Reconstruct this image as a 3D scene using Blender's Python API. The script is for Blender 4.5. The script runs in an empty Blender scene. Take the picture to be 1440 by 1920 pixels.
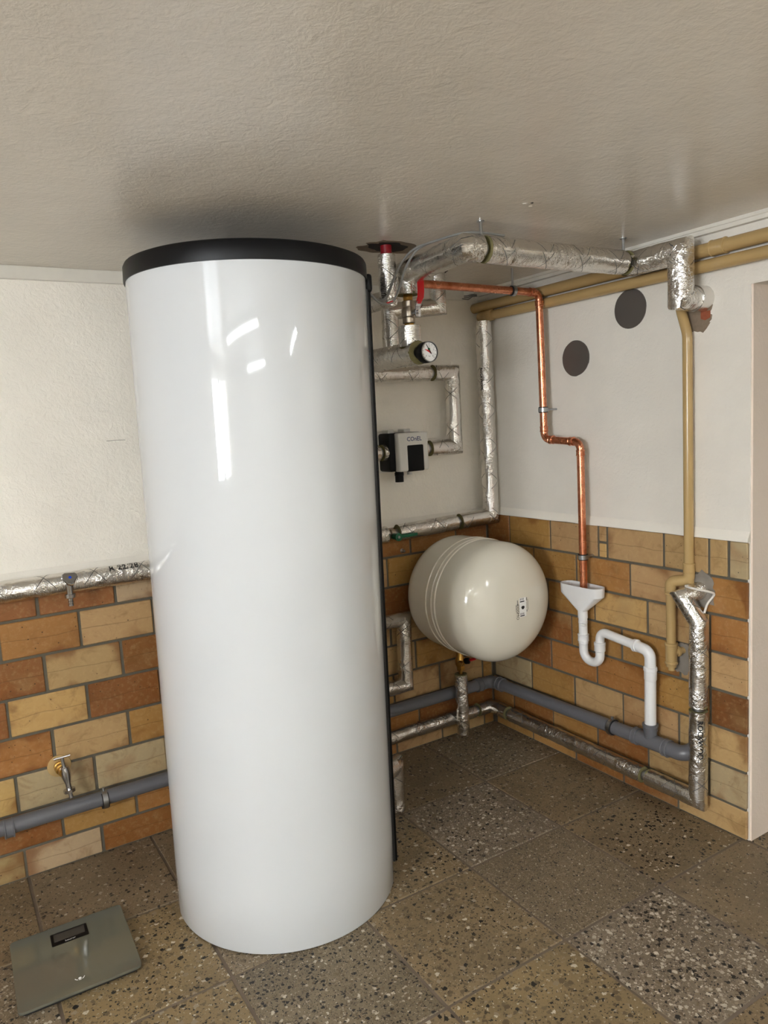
import bpy, bmesh, math, random
from mathutils import Vector, Matrix, noise
random.seed(7)
SC = bpy.context.scene
COL = SC.collection
PI = math.pi

# ------------------------------------------------------------------ camera, world, lights, exposure
cam_d = bpy.data.cameras.new('camera')
cam = bpy.data.objects.new('camera', cam_d)
COL.objects.link(cam)
cam.location = (-2.1124, -2.5643, 1.4018)
cam.rotation_euler = (1.45010, 0.05631, -0.55651)
cam_d.sensor_fit = 'VERTICAL'
cam_d.sensor_height = 24.0
cam_d.lens = 1382.65 / 1920 * 24.0
cam_d.clip_start = 0.05
SC.camera = cam

world = bpy.data.worlds.new('sky')
SC.world = world
world.use_nodes = True
wn = world.node_tree
bg = wn.nodes['Background']
sky = wn.nodes.new('ShaderNodeTexSky')
sky.sky_type = 'HOSEK_WILKIE'
sky.turbidity = 6.0
sky.sun_direction = Vector((0.4, -0.5, 0.75)).normalized()
wn.links.new(sky.outputs[0], bg.inputs[0])
bg.inputs[1].default_value = 1.0

SC.view_settings.view_transform = 'Standard'
SC.view_settings.look = 'None'
SC.view_settings.gamma = 1.0
SC.view_settings.use_curve_mapping = False
SC.view_settings.exposure = 0.82

LAMP_W = 30.0          # emission of the ceiling tube lamps
WIN_W = 100.0          # daylight entering by the window

def area(name, loc, rot, sx, sy, power, color):
    l = bpy.data.lights.new(name, 'AREA')
    l.shape = 'RECTANGLE'
    l.size, l.size_y, l.energy, l.color = sx, sy, power, color
    o = bpy.data.objects.new(name, l)
    o.location, o.rotation_euler = loc, rot
    COL.objects.link(o)
    return o
# daylight just outside the window in the wall on the left, shining in
area('window_daylight', (-4.72, -2.95, 1.42), (0, -PI / 2, 0), 0.82, 1.12, WIN_W, (0.90, 0.95, 1.0))

H = 1.941             # room height
XL, YF = -4.5, -5.25  # left wall, wall behind the camera

# ------------------------------------------------------------------ helpers: colours and materials
def lin(c):
    return tuple((x / 255 / 12.92) if x / 255 <= 0.04045 else ((x / 255 + 0.055) / 1.055) ** 2.4 for x in c)

class N:
    """tiny node builder"""
    def __init__(s, name):
        s.m = bpy.data.materials.new(name)
        s.m.use_nodes = True
        s.t = s.m.node_tree
        s.b = s.t.nodes['Principled BSDF']
    def node(s, typ, **kw):
        n = s.t.nodes.new(typ)
        for k, v in kw.items():
            setattr(n, k, v)
        return n
    def set(s, n, key, v):
        sock = n.inputs[key]
        if isinstance(v, bpy.types.NodeSocket):
            s.t.links.new(v, sock)
        else:
            sock.default_value = v
    def math(s, op, a, b=None, c=None, clamp=False):
        n = s.node('ShaderNodeMath', operation=op, use_clamp=clamp)
        for i, v in enumerate((a, b, c)):
            if v is not None:
                s.set(n, i, v)
        return n.outputs[0]
    def mix(s, f, a, b, blend='MIX'):
        n = s.node('ShaderNodeMix', data_type='RGBA', blend_type=blend)
        s.set(n, 0, f)
        s.set(n, 6, a if isinstance(a, bpy.types.NodeSocket) else (*a, 1))
        s.set(n, 7, b if isinstance(b, bpy.types.NodeSocket) else (*b, 1))
        return n.outputs[2]
    def noise(s, co, scale, detail=2.0, rough=0.5, dist=0.0):
        n = s.node('ShaderNodeTexNoise')
        if co is not None:
            s.set(n, 'Vector', co)
        s.set(n, 'Scale', scale); s.set(n, 'Detail', detail); s.set(n, 'Roughness', rough); s.set(n, 'Distortion', dist)
        return n
    def voro(s, co, scale, feature='F1'):
        n = s.node('ShaderNodeTexVoronoi', feature=feature)
        s.set(n, 'Vector', co); s.set(n, 'Scale', scale)
        return n
    def ramp(s, f, stops):
        n = s.node('ShaderNodeValToRGB')
        s.set(n, 0, f)
        e = n.color_ramp.elements
        while len(e) < len(stops):
            e.new(0.5)
        for el, (p, c) in zip(e, stops):
            el.position = p
            el.color = (*c, 1) if isinstance(c, tuple) else (c, c, c, 1)
        return n.outputs[0]
    def smooth(s, v, lo, hi):
        n = s.node('ShaderNodeMapRange', interpolation_type='SMOOTHSTEP')
        s.set(n, 0, v); s.set(n, 1, lo); s.set(n, 2, hi)
        return n.outputs[0]
    def obco(s, rnd=False):
        tc = s.node('ShaderNodeTexCoord').outputs['Object']
        if not rnd:
            return tc
        oi = s.node('ShaderNodeObjectInfo')
        v = s.node('ShaderNodeVectorMath', operation='MULTIPLY_ADD')
        s.set(v, 0, oi.outputs['Random']); v.inputs[1].default_value = (37.0, 91.0, 53.0); s.set(v, 2, tc)
        return v.outputs[0]
    def bump(s, h, strength, dist, prev=None):
        n = s.node('ShaderNodeBump')
        s.set(n, 'Height', h); s.set(n, 'Strength', strength); s.set(n, 'Distance', dist)
        if prev is not None:
            s.set(n, 'Normal', prev)
        return n.outputs[0]
    def out(s, **kw):
        for k, v in kw.items():
            k = {'color': 'Base Color', 'rough': 'Roughness', 'metal': 'Metallic', 'normal': 'Normal', 'spec': 'Specular IOR Level',
                 'coat': 'Coat Weight', 'coat_rough': 'Coat Roughness', 'emit': 'Emission Color', 'power': 'Emission Strength', 'alpha': 'Alpha'}[k]
            if isinstance(v, tuple) and len(v) == 3 and not isinstance(v, bpy.types.NodeSocket):
                v = (*v, 1)
            s.set(s.b, k, v)
        return s.m

MAT = {}
def simple(name, rgb, rough=0.5, metal=0.0, var=0.06, scale=30.0, bump=0.0, bscale=120.0, spec=0.5):
    """procedural plain material: slight tone variation and optional fine relief"""
    n = N(name)
    co = n.obco()
    f = n.noise(co, scale, 3).outputs[0]
    c = lin(rgb)
    col = n.mix(f, tuple(x * (1 - var) for x in c), tuple(min(1, x * (1 + var)) for x in c))
    kw = dict(color=col, rough=rough, metal=metal, spec=spec)
    if bump:
        kw['normal'] = n.bump(n.noise(co, bscale, 3).outputs[0], bump, 0.001)
    MAT[name] = n.out(**kw)
    return MAT[name]

def plaster(name, rgb, rough=0.5, b1=0.35, spec=0.5):
    n = N(name)
    co = n.obco()
    a = n.noise(co, 5.0, 5, 0.55).outputs[0]
    fine = n.noise(co, 95.0, 3, 0.6, 0.4).outputs[0]
    mid = n.noise(co, 28.0, 4, 0.6, 1.2).outputs[0]
    c = lin(rgb)
    col = n.mix(n.smooth(a, 0.3, 0.7), tuple(x * 0.965 for x in c), tuple(min(1, x * 1.02) for x in c))
    v = n.voro(co, 3.1)
    spot = n.math('LESS_THAN', v.outputs['Distance'], 0.012)
    col = n.mix(spot, col, lin((95, 85, 72)))
    h = n.math('ADD', n.math('MULTIPLY', mid, 0.7), n.math('MULTIPLY', fine, 0.45))
    h = n.math('ADD', h, n.math('MULTIPLY', a, 1.2))
    MAT[name] = n.out(color=col, rough=rough, spec=spec, normal=n.bump(h, b1, 0.006))
    return MAT[name]

plaster('wall_paint', (232, 226, 215), 0.5, 0.45)
plaster('back_wall_paint', (247, 241, 229), 0.5, 0.7)
plaster('ceiling_paint', (226, 219, 207), 0.2, 0.30, 0.5)
plaster('jamb_paint', (240, 223, 206), 0.45, 0.35)
plaster('ledge_paint', (240, 234, 222), 0.6, 0.30)
simple('trim_white', (224, 219, 208), 0.4)
simple('mortar', (96, 90, 77), 0.85, 0, 0.2, 40, 0.5, 300)
simple('floor_joint', (112, 98, 84), 0.8, 0, 0.3, 14, 0.4, 200)
simple('tank_black', (12, 12, 14), 0.42, 0, 0.1, 60, 0.25, 900, 0.25)
simple('strip_grey', (26, 27, 28), 0.45)
simple('black_plastic', (7, 7, 8), 0.5, spec=0.2)
simple('rubber', (24, 24, 25), 0.7)
simple('steel', (170, 172, 174), 0.28, 1.0, 0.1)
simple('chrome', (190, 190, 192), 0.12, 1.0, 0.05)
simple('nickel', (178, 168, 154), 0.33, 1.0, 0.08, 60, 0.1, 500)
simple('brass', (190, 150, 80), 0.28, 1.0, 0.1)
simple('red_plastic', (178, 18, 22), 0.35)
simple('red_pipe', (140, 14, 26), 0.4)
simple('green_metal', (10, 92, 62), 0.4)
simple('blue_dot', (20, 70, 190), 0.4)
simple('white_pvc', (232, 231, 230), 0.28, 0, 0.02)
simple('white_plastic', (224, 222, 216), 0.4, 0, 0.02)
simple('grey_pvc', (100, 100, 104), 0.36, 0, 0.05)
simple('yellow_paint', (180, 151, 102), 0.24, 0, 0.06, 12, 0.15, 60)
simple('wool', (122, 114, 74), 0.95, 0, 0.2, 200, 0.8, 500)
simple('print_black', (22, 22, 24), 0.6)
simple('print_blue', (26, 52, 104), 0.5)
simple('print_white', (235, 235, 235), 0.5)
simple('dial_white', (238, 237, 234), 0.35)
simple('green_print', (16, 128, 78), 0.5)
simple('red_print', (204, 30, 34), 0.5)
simple('hole_dark', (34, 27, 20), 0.95, 0, 0.5, 50)
simple('plate_steel', (112, 107, 102), 0.42, 0.6, 0.12, 9, 0.05, 200)
simple('brick_red', (150, 82, 54), 0.9, 0, 0.3, 60, 0.8, 120)
simple('raw_mortar', (132, 116, 98), 0.95, 0, 0.25, 60, 0.8, 160)
simple('cable_grey', (128, 126, 122), 0.5)
simple('cable_white', (222, 216, 208), 0.5)
simple('lcd', (62, 58, 54), 0.2)
simple('vessel_cream', (222, 216, 200), 0.11, 0, 0.02, 5)
simple('white_frame', (230, 230, 228), 0.4)
simple('patch_cement', (138, 130, 120), 0.9, 0, 0.2, 40, 0.6, 200)

def make_tank_white():
    n = N('tank_white')
    co = n.obco()
    f = n.noise(co, 3.0, 2).outputs[0]
    col = n.mix(f, lin((207, 209, 210)), lin((211, 213, 214)))
    MAT['tank_white'] = n.out(color=col, rough=0.045, spec=0.5, normal=n.bump(f, 0.03, 0.01))
make_tank_white()

def make_copper():
    n = N('copper')
    co = n.obco()
    f = n.noise(co, 24, 4, 0.6).outputs[0]
    col = n.mix(n.smooth(f, 0.35, 0.7), lin((222, 150, 116)), lin((182, 108, 76)))
    MAT['copper'] = n.out(color=col, metal=1.0, rough=n.math('MULTIPLY_ADD', f, 0.25, 0.16))
make_copper()

def make_foil():
    n = N('foil')
    uv = n.node('ShaderNodeUVMap').outputs[0]
    co = n.obco()
    sp = n.node('ShaderNodeSeparateXYZ')
    n.set(sp, 0, uv)
    u, v = sp.outputs[0], sp.outputs[1]
    rib = n.math('SINE', n.math('MULTIPLY', u, 2 * PI / 0.0045))
    rib2 = n.math('SINE', n.math('MULTIPLY', v, 2 * PI / 0.0055))
    cr = n.voro(co, 48.0, 'DISTANCE_TO_EDGE').outputs['Distance']
    nz = n.noise(co, 36.0, 4, 0.65, 1.5).outputs[0]
    big = n.noise(co, 9.0, 2, 0.5).outputs[0]
    wv = n.node('ShaderNodeVectorMath', operation='MULTIPLY_ADD')
    n.set(wv, 0, n.noise(co, 55.0, 2).outputs['Color']); wv.inputs[1].default_value = (0.02,) * 3; n.set(wv, 2, co)
    cell = n.voro(wv.outputs[0], 62.0).outputs['Distance']
    mask = n.math('MULTIPLY_ADD', n.smooth(big, 0.45, 0.64), 0.85, 0.16)
    h = n.math('ADD', n.math('MULTIPLY', rib, 0.05), n.math('MULTIPLY', rib2, 0.02))
    cm = n.math('ADD', n.math('MULTIPLY', nz, 1.6), n.math('MULTIPLY', n.math('MINIMUM', cr, 0.12), 3.0))
    cm = n.math('ADD', cm, n.math('MULTIPLY', cell, 1.5))
    h = n.math('ADD', h, n.math('MULTIPLY', cm, mask))
    nrm = n.bump(h, 1.0, 0.0021)
    # printed crosses along the sleeve
    x = n.math('SUBTRACT', n.math('MODULO', u, 0.15), 0.075)
    y = n.math('SUBTRACT', n.math('MODULO', n.math('ADD', v, 0.02), 0.11), 0.05)
    d = n.math('ABSOLUTE', n.math('SUBTRACT', n.math('ABSOLUTE', x), n.math('MULTIPLY', n.math('ABSOLUTE', y), 0.8)))
    mk = n.math('MULTIPLY', n.math('LESS_THAN', d, 0.0013), n.math('LESS_THAN', n.math('ABSOLUTE', y), 0.042))
    col = n.mix(n.math('MULTIPLY', mk, 0.85), lin((226, 223, 218)), lin((40, 38, 36)))
    MAT['foil'] = n.out(color=col, metal=n.math('SUBTRACT', 1.0, n.math('MULTIPLY', mk, 0.8)), rough=n.math('MULTIPLY_ADD', nz, 0.12, 0.17), normal=nrm)
make_foil()

def make_brick():
    n = N('glazed_brick')
    co = n.obco(True)
    loc = n.node('ShaderNodeTexCoord').outputs['Object']
    oi = n.node('ShaderNodeObjectInfo')
    base = oi.outputs['Color']
    sp = n.node('ShaderNodeSeparateXYZ'); n.set(sp, 0, loc)
    big = n.noise(co, 7.0, 3, 0.5, 0.6).outputs[0]
    flame = n.smooth(big, 0.52, 0.72)
    col = n.mix(n.math('MULTIPLY', flame, 0.55), base, n.mix(0.6, base, lin((132, 74, 26))))
    pale = n.smooth(n.noise(co, 5.0, 2).outputs[0], 0.55, 0.75)
    col = n.mix(n.math('MULTIPLY', pale, 0.45), col, lin((176, 146, 100)))
    fine = n.noise(co, 70.0, 4, 0.65).outputs[0]
    col = n.mix(n.math('MULTIPLY', n.math('SUBTRACT', fine, 0.5), 0.9, clamp=True), col, lin((214, 184, 134)))
    # faint horizontal seam near mid height
    z = sp.outputs[2]
    wob = n.noise(co, 9.0, 3).outputs[0]
    seam = n.math('ABSOLUTE', n.math('ADD', z, n.math('MULTIPLY_ADD', wob, 0.02, -0.008)))
    sm = n.math('SUBTRACT', 1.0, n.smooth(seam, 0.0, 0.0022))
    col = n.mix(n.math('MULTIPLY', sm, 0.4), col, lin((84, 56, 24)))
    # dark iron specks
    v = n.voro(co, 70.0)
    vs = n.node('ShaderNodeSeparateColor'); n.set(vs, 0, v.outputs['Color'])
    sk = n.math('MULTIPLY', n.math('LESS_THAN', v.outputs['Distance'], n.math('MULTIPLY', vs.outputs[1], 0.16)), n.math('LESS_THAN', vs.outputs[0], 0.42))
    col = n.mix(n.math('MULTIPLY', sk, 0.8), col, lin((44, 28, 14)))
    # fired brown flashing towards some edges and broad cloudy staining
    ed = n.math('MAXIMUM', n.math('MULTIPLY', n.math('ABSOLUTE', sp.outputs[0]), 8.4), n.math('MULTIPLY', n.math('ABSOLUTE', z), 16.5))
    fl = n.math('MULTIPLY', n.smooth(n.math('ADD', ed, n.math('MULTIPLY_ADD', big, 2.2, -1.1)), 0.75, 1.25), n.smooth(n.noise(co, 3.5, 1).outputs[0], 0.45, 0.62))
    col = n.mix(n.math('MULTIPLY', fl, 0.6), col, lin((112, 66, 28)))
    cl = n.smooth(n.noise(co, 16.0, 5, 0.7, 0.8).outputs[0], 0.5, 0.72)
    col = n.mix(n.math('MULTIPLY', cl, 0.42), col, lin((116, 78, 34)))
    h = n.math('ADD', n.math('MULTIPLY', fine, 0.4), n.math('MULTIPLY', sm, -0.6))
    h = n.math('ADD', h, n.math('MULTIPLY', big, 1.0))
    MAT['glazed_brick'] = n.out(color=col, rough=n.math('MULTIPLY_ADD', fine, 0.3, 0.2), normal=n.bump(h, 0.35, 0.0015))
make_brick()

def attr(n, name):
    a = n.node('ShaderNodeAttribute', attribute_type='OBJECT', attribute_name=name)
    return a.outputs['Fac']

def make_terrazzo():
    n = N('terrazzo')
    co = n.obco(True)
    base = n.node('ShaderNodeObjectInfo').outputs['Color']
    chip, dens, pale = attr(n, 'chip_scale'), attr(n, 'chip_density'), attr(n, 'chip_pale')
    wob = n.noise(co, 130.0, 3).outputs['Color']
    va = n.node('ShaderNodeVectorMath', operation='MULTIPLY_ADD')
    n.set(va, 0, wob); va.inputs[1].default_value = (0.016,) * 3; n.set(va, 2, co)
    big = n.noise(co, 4.0, 4, 0.6).outputs[0]
    fine = n.noise(co, 220.0, 3, 0.7).outputs[0]
    col = n.mix(n.smooth(big, 0.3, 0.7), n.mix(0.35, base, lin((60, 50, 38))), base)
    col = n.mix(n.math('MULTIPLY', n.smooth(fine, 0.35, 0.75), 0.35), col, lin((150, 132, 104)))
    h = n.math('MULTIPLY', fine, 0.3)
    for k, (ms, md) in enumerate(((2.6, 0.9), (1.0, 1.0))):
        v = n.voro(va.outputs[0], n.math('MULTIPLY', chip, ms))
        s = n.node('ShaderNodeSeparateColor'); n.set(s, 0, v.outputs['Color'])
        m = n.math('MULTIPLY', n.math('LESS_THAN', v.outputs['Distance'], n.math('MULTIPLY_ADD', s.outputs[1], 0.30, 0.20)),
                   n.math('LESS_THAN', s.outputs[0], n.math('MULTIPLY', dens, md)))
        dark = n.ramp(s.outputs[2], [(0.0, lin((24, 22, 20))), (0.5, lin((40, 36, 30))), (0.62, lin((92, 76, 54))), (1.0, lin((112, 96, 72)))])
        light = n.ramp(s.outputs[2], [(0.0, lin((196, 186, 168))), (0.5, lin((158, 146, 128))), (1.0, lin((128, 112, 88)))])
        w = n.node('ShaderNodeTexWhiteNoise', noise_dimensions='3D'); n.set(w, 'Vector', v.outputs['Position'])
        cc = n.mix(n.math('LESS_THAN', w.outputs[0], pale), dark, light)
        col = n.mix(m, col, cc)
    dirt = n.smooth(n.noise(co, 11.0, 5, 0.65).outputs[0], 0.5, 0.8)
    col = n.mix(n.math('MULTIPLY', dirt, 0.35), col, lin((58, 48, 38)))
    h = n.math('ADD', h, n.math('MULTIPLY', big, 1.5))
    MAT['terrazzo'] = n.out(color=col, rough=n.math('MULTIPLY_ADD', big, 0.25, 0.36), spec=0.4, normal=n.bump(h, 0.25, 0.0015))
make_terrazzo()

def make_glass_grey():
    n = N('scale_glass')
    f = n.noise(n.obco(), 6, 2).outputs[0]
    col = n.mix(f, lin((108, 108, 96)), lin((116, 115, 102)))
    MAT['scale_glass'] = n.out(color=col, rough=0.06, spec=0.8, metal=0.25)
    p = N('window_glass')
    tr = p.node('ShaderNodeBsdfTransparent'); gl = p.node('ShaderNodeBsdfGlossy'); gl.inputs['Roughness'].default_value = 0.02
    mx = p.node('ShaderNodeMixShader'); mx.inputs[0].default_value = 0.06
    p.t.links.new(tr.outputs[0], mx.inputs[1]); p.t.links.new(gl.outputs[0], mx.inputs[2])
    p.t.links.new(mx.outputs[0], p.t.nodes['Material Output'].inputs[0])
    MAT['window_glass'] = p.m
    g = N('lamp_glow')
    MAT['lamp_glow'] = g.out(color=(0.9, 0.9, 0.88), emit=(0.95, 1.0, 1.02), power=g.math('MULTIPLY', attr(g, 'glow'), LAMP_W))
make_glass_grey()

# ------------------------------------------------------------------ helpers: meshes and objects
class Geo:
    """vertices and faces in world coordinates"""
    def __init__(s):
        s.v, s.f, s.uv = [], [], []
    def add(s, vs, fs, uvs=None):
        o = len(s.v)
        s.v += [Vector(x) for x in vs]
        for i, f in enumerate(fs):
            s.f.append([o + k for k in f])
            s.uv.append(uvs[i] if uvs else [(0, 0)] * len(f))
        return s

def mesh_from(geo, name, sharp=35, base=Vector((0, 0, 0))):
    me = bpy.data.meshes.new(name)
    me.from_pydata([v - base for v in geo.v], [], geo.f)
    if any(any(c != (0, 0) for c in u) for u in geo.uv):
        l = me.uv_layers.new(name='UVMap')
        i = 0
        for u in geo.uv:
            for c in u:
                l.data[i].uv = c
                i += 1
    bm = bmesh.new(); bm.from_mesh(me)
    bmesh.ops.recalc_face_normals(bm, faces=bm.faces)
    bm.to_mesh(me); bm.free()
    me.polygons.foreach_set('use_smooth', [True] * len(me.polygons))
    me.set_sharp_from_angle(angle=math.radians(sharp))
    me.update()
    return me

def tag(o, label=None, cat=None, group=None, kind=None):
    for k, v in (('label', label), ('category', cat), ('group', group), ('kind', kind)):
        if v:
            o[k] = v
    return o

def thing(name, label, cat, loc=(0, 0, 0), rot=None, group=None):
    o = bpy.data.objects.new(name, None)
    o.location = loc
    if rot:
        o.rotation_euler = rot
    o.empty_display_size = 0.05
    COL.objects.link(o)
    return tag(o, label, cat, group)

def root_loc(p):
    v = Vector((0, 0, 0))
    while p:
        v += p.location
        p = p.parent
    return v

def part(name, geo, mat, parent=None, label=None, sharp=35, local=False):
    base = Vector((0, 0, 0)) if (local or parent is None) else root_loc(parent)
    o = bpy.data.objects.new(name, mesh_from(geo, name, sharp, base))
    COL.objects.link(o)
    o.data.materials.append(MAT[mat])
    o.parent = parent
    if label:
        o['label'] = label
    return o

def frame(d):
    d = Vector(d).normalized()
    a = Vector((0, 0, 1)) if abs(d.z) < 0.9 else Vector((0, 1, 0))
    x = d.cross(a).normalized()
    return x, d.cross(x).normalized(), d

def fillet(path, R, seg=6):
    P = [Vector(p) for p in path]
    if R <= 0:
        return P
    out = [P[0]]
    for i in range(1, len(P) - 1):
        a, b, c = P[i - 1], P[i], P[i + 1]
        d0, d1 = (b - a).normalized(), (c - b).normalized()
        ang = d0.angle(d1)
        if ang < 0.02:
            out.append(b); continue
        t = min(R * math.tan(ang / 2), (b - a).length * 0.49, (c - b).length * 0.49)
        r = t / math.tan(ang / 2)
        nrm = (d1 - d0 * d0.dot(d1)).normalized()
        cen = b - d0 * t + nrm * r
        for k in range(seg + 1):
            th = ang * k / seg
            out.append(cen + d0 * (r * math.sin(th)) - nrm * (r * math.cos(th)))
    out.append(P[-1])
    return out

def dense(P, step):
    out = [P[0]]
    for a, b in zip(P, P[1:]):
        n = max(1, int((b - a).length / step))
        out += [a.lerp(b, k / n) for k in range(1, n + 1)]
    return out

def cut(P, s0, s1):
    """part of the polyline between two arc lengths"""
    out, s = [], 0.0
    for a, b in zip(P, P[1:]):
        L = (b - a).length
        if s + L > s0 - 1e-9 and s < s1:
            if not out:
                out.append(a.lerp(b, max(0, (s0 - s) / L)))
            out.append(a.lerp(b, min(1, (s1 - s) / L)))
        s += L
    res = [out[0]]
    for p in out[1:]:
        if (p - res[-1]).length > 1e-5:
            res.append(p)
    return res

def plen(P):
    return sum((b - a).length for a, b in zip(P, P[1:]))

def tube(P, r, n=20, caps=True, jit=0.0, jfreq=40.0, geo=None, inner=None, u0=0.0):
    """sweep a circle along a polyline; mitred rings; uv in metres"""
    geo = geo or Geo()
    P = [Vector(p) for p in P]
    dirs = [(b - a).normalized() for a, b in zip(P, P[1:])]
    x, y, d = frame(dirs[0])
    cur = [P[0] + x * (r * math.cos(2 * PI * k / n)) + y * (r * math.sin(2 * PI * k / n)) for k in range(n)]
    rings, us = [cur], [u0]
    for i in range(1, len(P)):
        din = dirs[i - 1]
        dout = dirs[i] if i < len(dirs) else din
        pn = (din + dout).normalized()
        nxt = []
        for q in rings[-1]:
            t = (P[i] - q).dot(pn) / din.dot(pn)
            nxt.append(q + din * t)
        rings.append(nxt)
        us.append(us[-1] + (P[i] - P[i - 1]).length)
    vs, fs, uvs = [], [], []
    for i, rg in enumerate(rings):
        for q in rg:
            if jit:
                c = P[i]
                w = noise.noise(q * jfreq) + 0.6 * noise.noise(q * jfreq * 2.3)
                q = q + (q - c).normalized() * (w * jit)
            vs.append(q)
    per = 2 * PI * r
    for i in range(len(rings) - 1):
        for k in range(n):
            k2 = (k + 1) % n
            fs.append([i * n + k, i * n + k2, (i + 1) * n + k2, (i + 1) * n + k])
            v0, v1 = per * k / n, per * (k + 1) / n
            uvs.append([(us[i], v0), (us[i], v1), (us[i + 1], v1), (us[i + 1], v0)])
    if caps:
        m = len(vs)
        for ri, base in ((0, 0), (len(rings) - 1, (len(rings) - 1) * n)):
            fs.append([base + k for k in range(n)]); uvs.append([(us[ri], 0.0)] * n)
    return geo.add(vs, fs, uvs)

def ring(c, d, r0, r1, h, n=24, geo=None):
    """solid annulus (r0 inner, r1 outer) centred on c, axis d, thickness h"""
    geo = geo or Geo()
    x, y, d = frame(d)
    c = Vector(c)
    vs = []
    for (r, s) in ((r0, -0.5), (r1, -0.5), (r1, 0.5), (r0, 0.5)):
        vs += [c + d * (h * s) + x * (r * math.cos(2 * PI * k / n)) + y * (r * math.sin(2 * PI * k / n)) for k in range(n)]
    fs = [[j * n + k, j * n + (k + 1) % n, ((j + 1) % 4) * n + (k + 1) % n, ((j + 1) % 4) * n + k] for j in range(4) for k in range(n)]
    return geo.add(vs, fs)

def lathe(c, d, prof, n=32, geo=None, sx=1.0, sy=1.0):
    """profile of (radius, height) along axis d from c"""
    geo = geo or Geo()
    x, y, d = frame(d)
    c = Vector(c)
    vs, fs, idx = [], [], []
    for (r, h) in prof:
        if r < 1e-6:
            idx.append([len(vs)]); vs.append(c + d * h)
        else:
            idx.append(list(range(len(vs), len(vs) + n)))
            vs += [c + d * h + x * (r * sx * math.cos(2 * PI * k / n)) + y * (r * sy * math.sin(2 * PI * k / n)) for k in range(n)]
    for a, b in zip(idx, idx[1:]):
        for k in range(n):
            k2 = (k + 1) % n
            if len(a) == 1 and len(b) > 1: fs.append([a[0], b[k2], b[k]])
            elif len(b) == 1 and len(a) > 1: fs.append([a[k], a[k2], b[0]])
            elif len(a) > 1: fs.append([a[k], a[k2], b[k2], b[k]])
    if len(idx[0]) > 1: fs.append(idx[0])
    if len(idx[-1]) > 1: fs.append(idx[-1])
    return geo.add(vs, fs)

def box(lo, hi, bev=0.0, seg=1, geo=None):
    geo = geo or Geo()
    bm = bmesh.new()
    bmesh.ops.create_cube(bm, size=1)
    lo, hi = Vector(lo), Vector(hi)
    for v in bm.verts:
        v.co = Vector((lo[i] + (v.co[i] + 0.5) * (hi[i] - lo[i]) for i in range(3)))
    if bev:
        bmesh.ops.bevel(bm, geom=bm.edges[:], offset=bev, segments=seg, affect='EDGES', profile=0.5)
    bm.verts.index_update()
    geo.add([v.co.copy() for v in bm.verts], [[v.index for v in f.verts] for f in bm.faces])
    bm.free()
    return geo

def prism(pts, d, geo=None):
    """extrude a planar polygon by vector d"""
    geo = geo or Geo()
    n = len(pts)
    pts = [Vector(p) for p in pts]
    d = Vector(d)
    vs = pts + [p + d for p in pts]
    fs = [list(range(n)), list(range(2 * n - 1, n - 1, -1))] + [[k, (k + 1) % n, n + (k + 1) % n, n + k] for k in range(n)]
    return geo.add(vs, fs)

def text_geo(body, size, place, bold=0.0, res=2):
    """lettering as mesh; place maps (x, y) of the centred text to a world point"""
    cu = bpy.data.curves.new('lettering', 'FONT')
    cu.offset = bold
    cu.body, cu.size, cu.align_x, cu.align_y, cu.resolution_u = body, size, 'CENTER', 'CENTER', res
    o = bpy.data.objects.new('lettering', cu)
    me = bpy.data.meshes.new_from_object(o)
    g = Geo()
    g.add([place(v.co.x, v.co.y) for v in me.vertices], [list(p.vertices) for p in me.polygons])
    bpy.data.objects.remove(o); bpy.data.curves.remove(cu); bpy.data.meshes.remove(me)
    return g

def on_tube(c, d, out, r):
    """place text along axis d of a tube with centre c, centred on the side facing 'out'"""
    c, d, out = Vector(c), Vector(d).normalized(), Vector(out)
    out = (out - d * out.dot(d)).normalized()
    side = out.cross(d)
    def f(x, y):
        a = y / r
        return c + d * x + (out * math.cos(a) + side * math.sin(a)) * (r + 0.0012)
    return f

def hexnut(c, d, r, h, geo=None):
    return lathe(c, d, [(r * 0.93, 0), (r, h * 0.12), (r, h * 0.88), (r * 0.93, h)], 6, geo)

# ------------------------------------------------------------------ the room
def struct(name, geo, mat, **k):
    return tag(part(name, geo, mat, None, **k), kind='structure')

T = 0.3
g = Geo()
prism([(0, 0, 0), (0, 0, H), (0, YF, H), (0, YF, 0), (0, -2.15, 0), (0, -2.15, 1.745), (0, -1.25, 1.745), (0, -1.25, 0)], (T, 0, 0), g)
wall_right = struct('wall_right', g, 'wall_paint')
wall_back = struct('wall_back', box((XL - T, 0, 0), (T, T, H)), 'back_wall_paint')
struct('wall_front', box((XL - T, YF - T, 0), (T, YF, H)), 'wall_paint')
wy0, wy1, wz0, wz1 = -3.5, -2.4, 1.02, 1.82       # window opening
g = Geo()
def hole_wall(x0, x1):
    o = [(YF, 0), (0, 0), (0, H), (YF, H)]
    i = [(wy0, wz0), (wy1, wz0), (wy1, wz1), (wy0, wz1)]
    vs = [(x, *q) for x in (x0, x1) for q in o + i]
    fs = []
    for b in (0, 8):
        fs += [[b + k, b + (k + 1) % 4, b + 4 + (k + 1) % 4, b + 4 + k] for k in range(4)]
    fs += [[k, (k + 1) % 4, 8 + (k + 1) % 4, 8 + k] for k in range(4)] + [[4 + k, 4 + (k + 1) % 4, 12 + (k + 1) % 4, 12 + k] for k in range(4)]
    g.add(vs, fs)
hole_wall(XL - T, XL)
struct('wall_left', g, 'wall_paint')
ceiling = struct('ceiling', box((XL - T, YF - T, H), (2.0, T, H + 0.15)), 'ceiling_paint')
floor = struct('floor', box((XL - T, YF - T, -0.12), (2.0, T, -0.004)), 'floor_joint')
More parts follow.
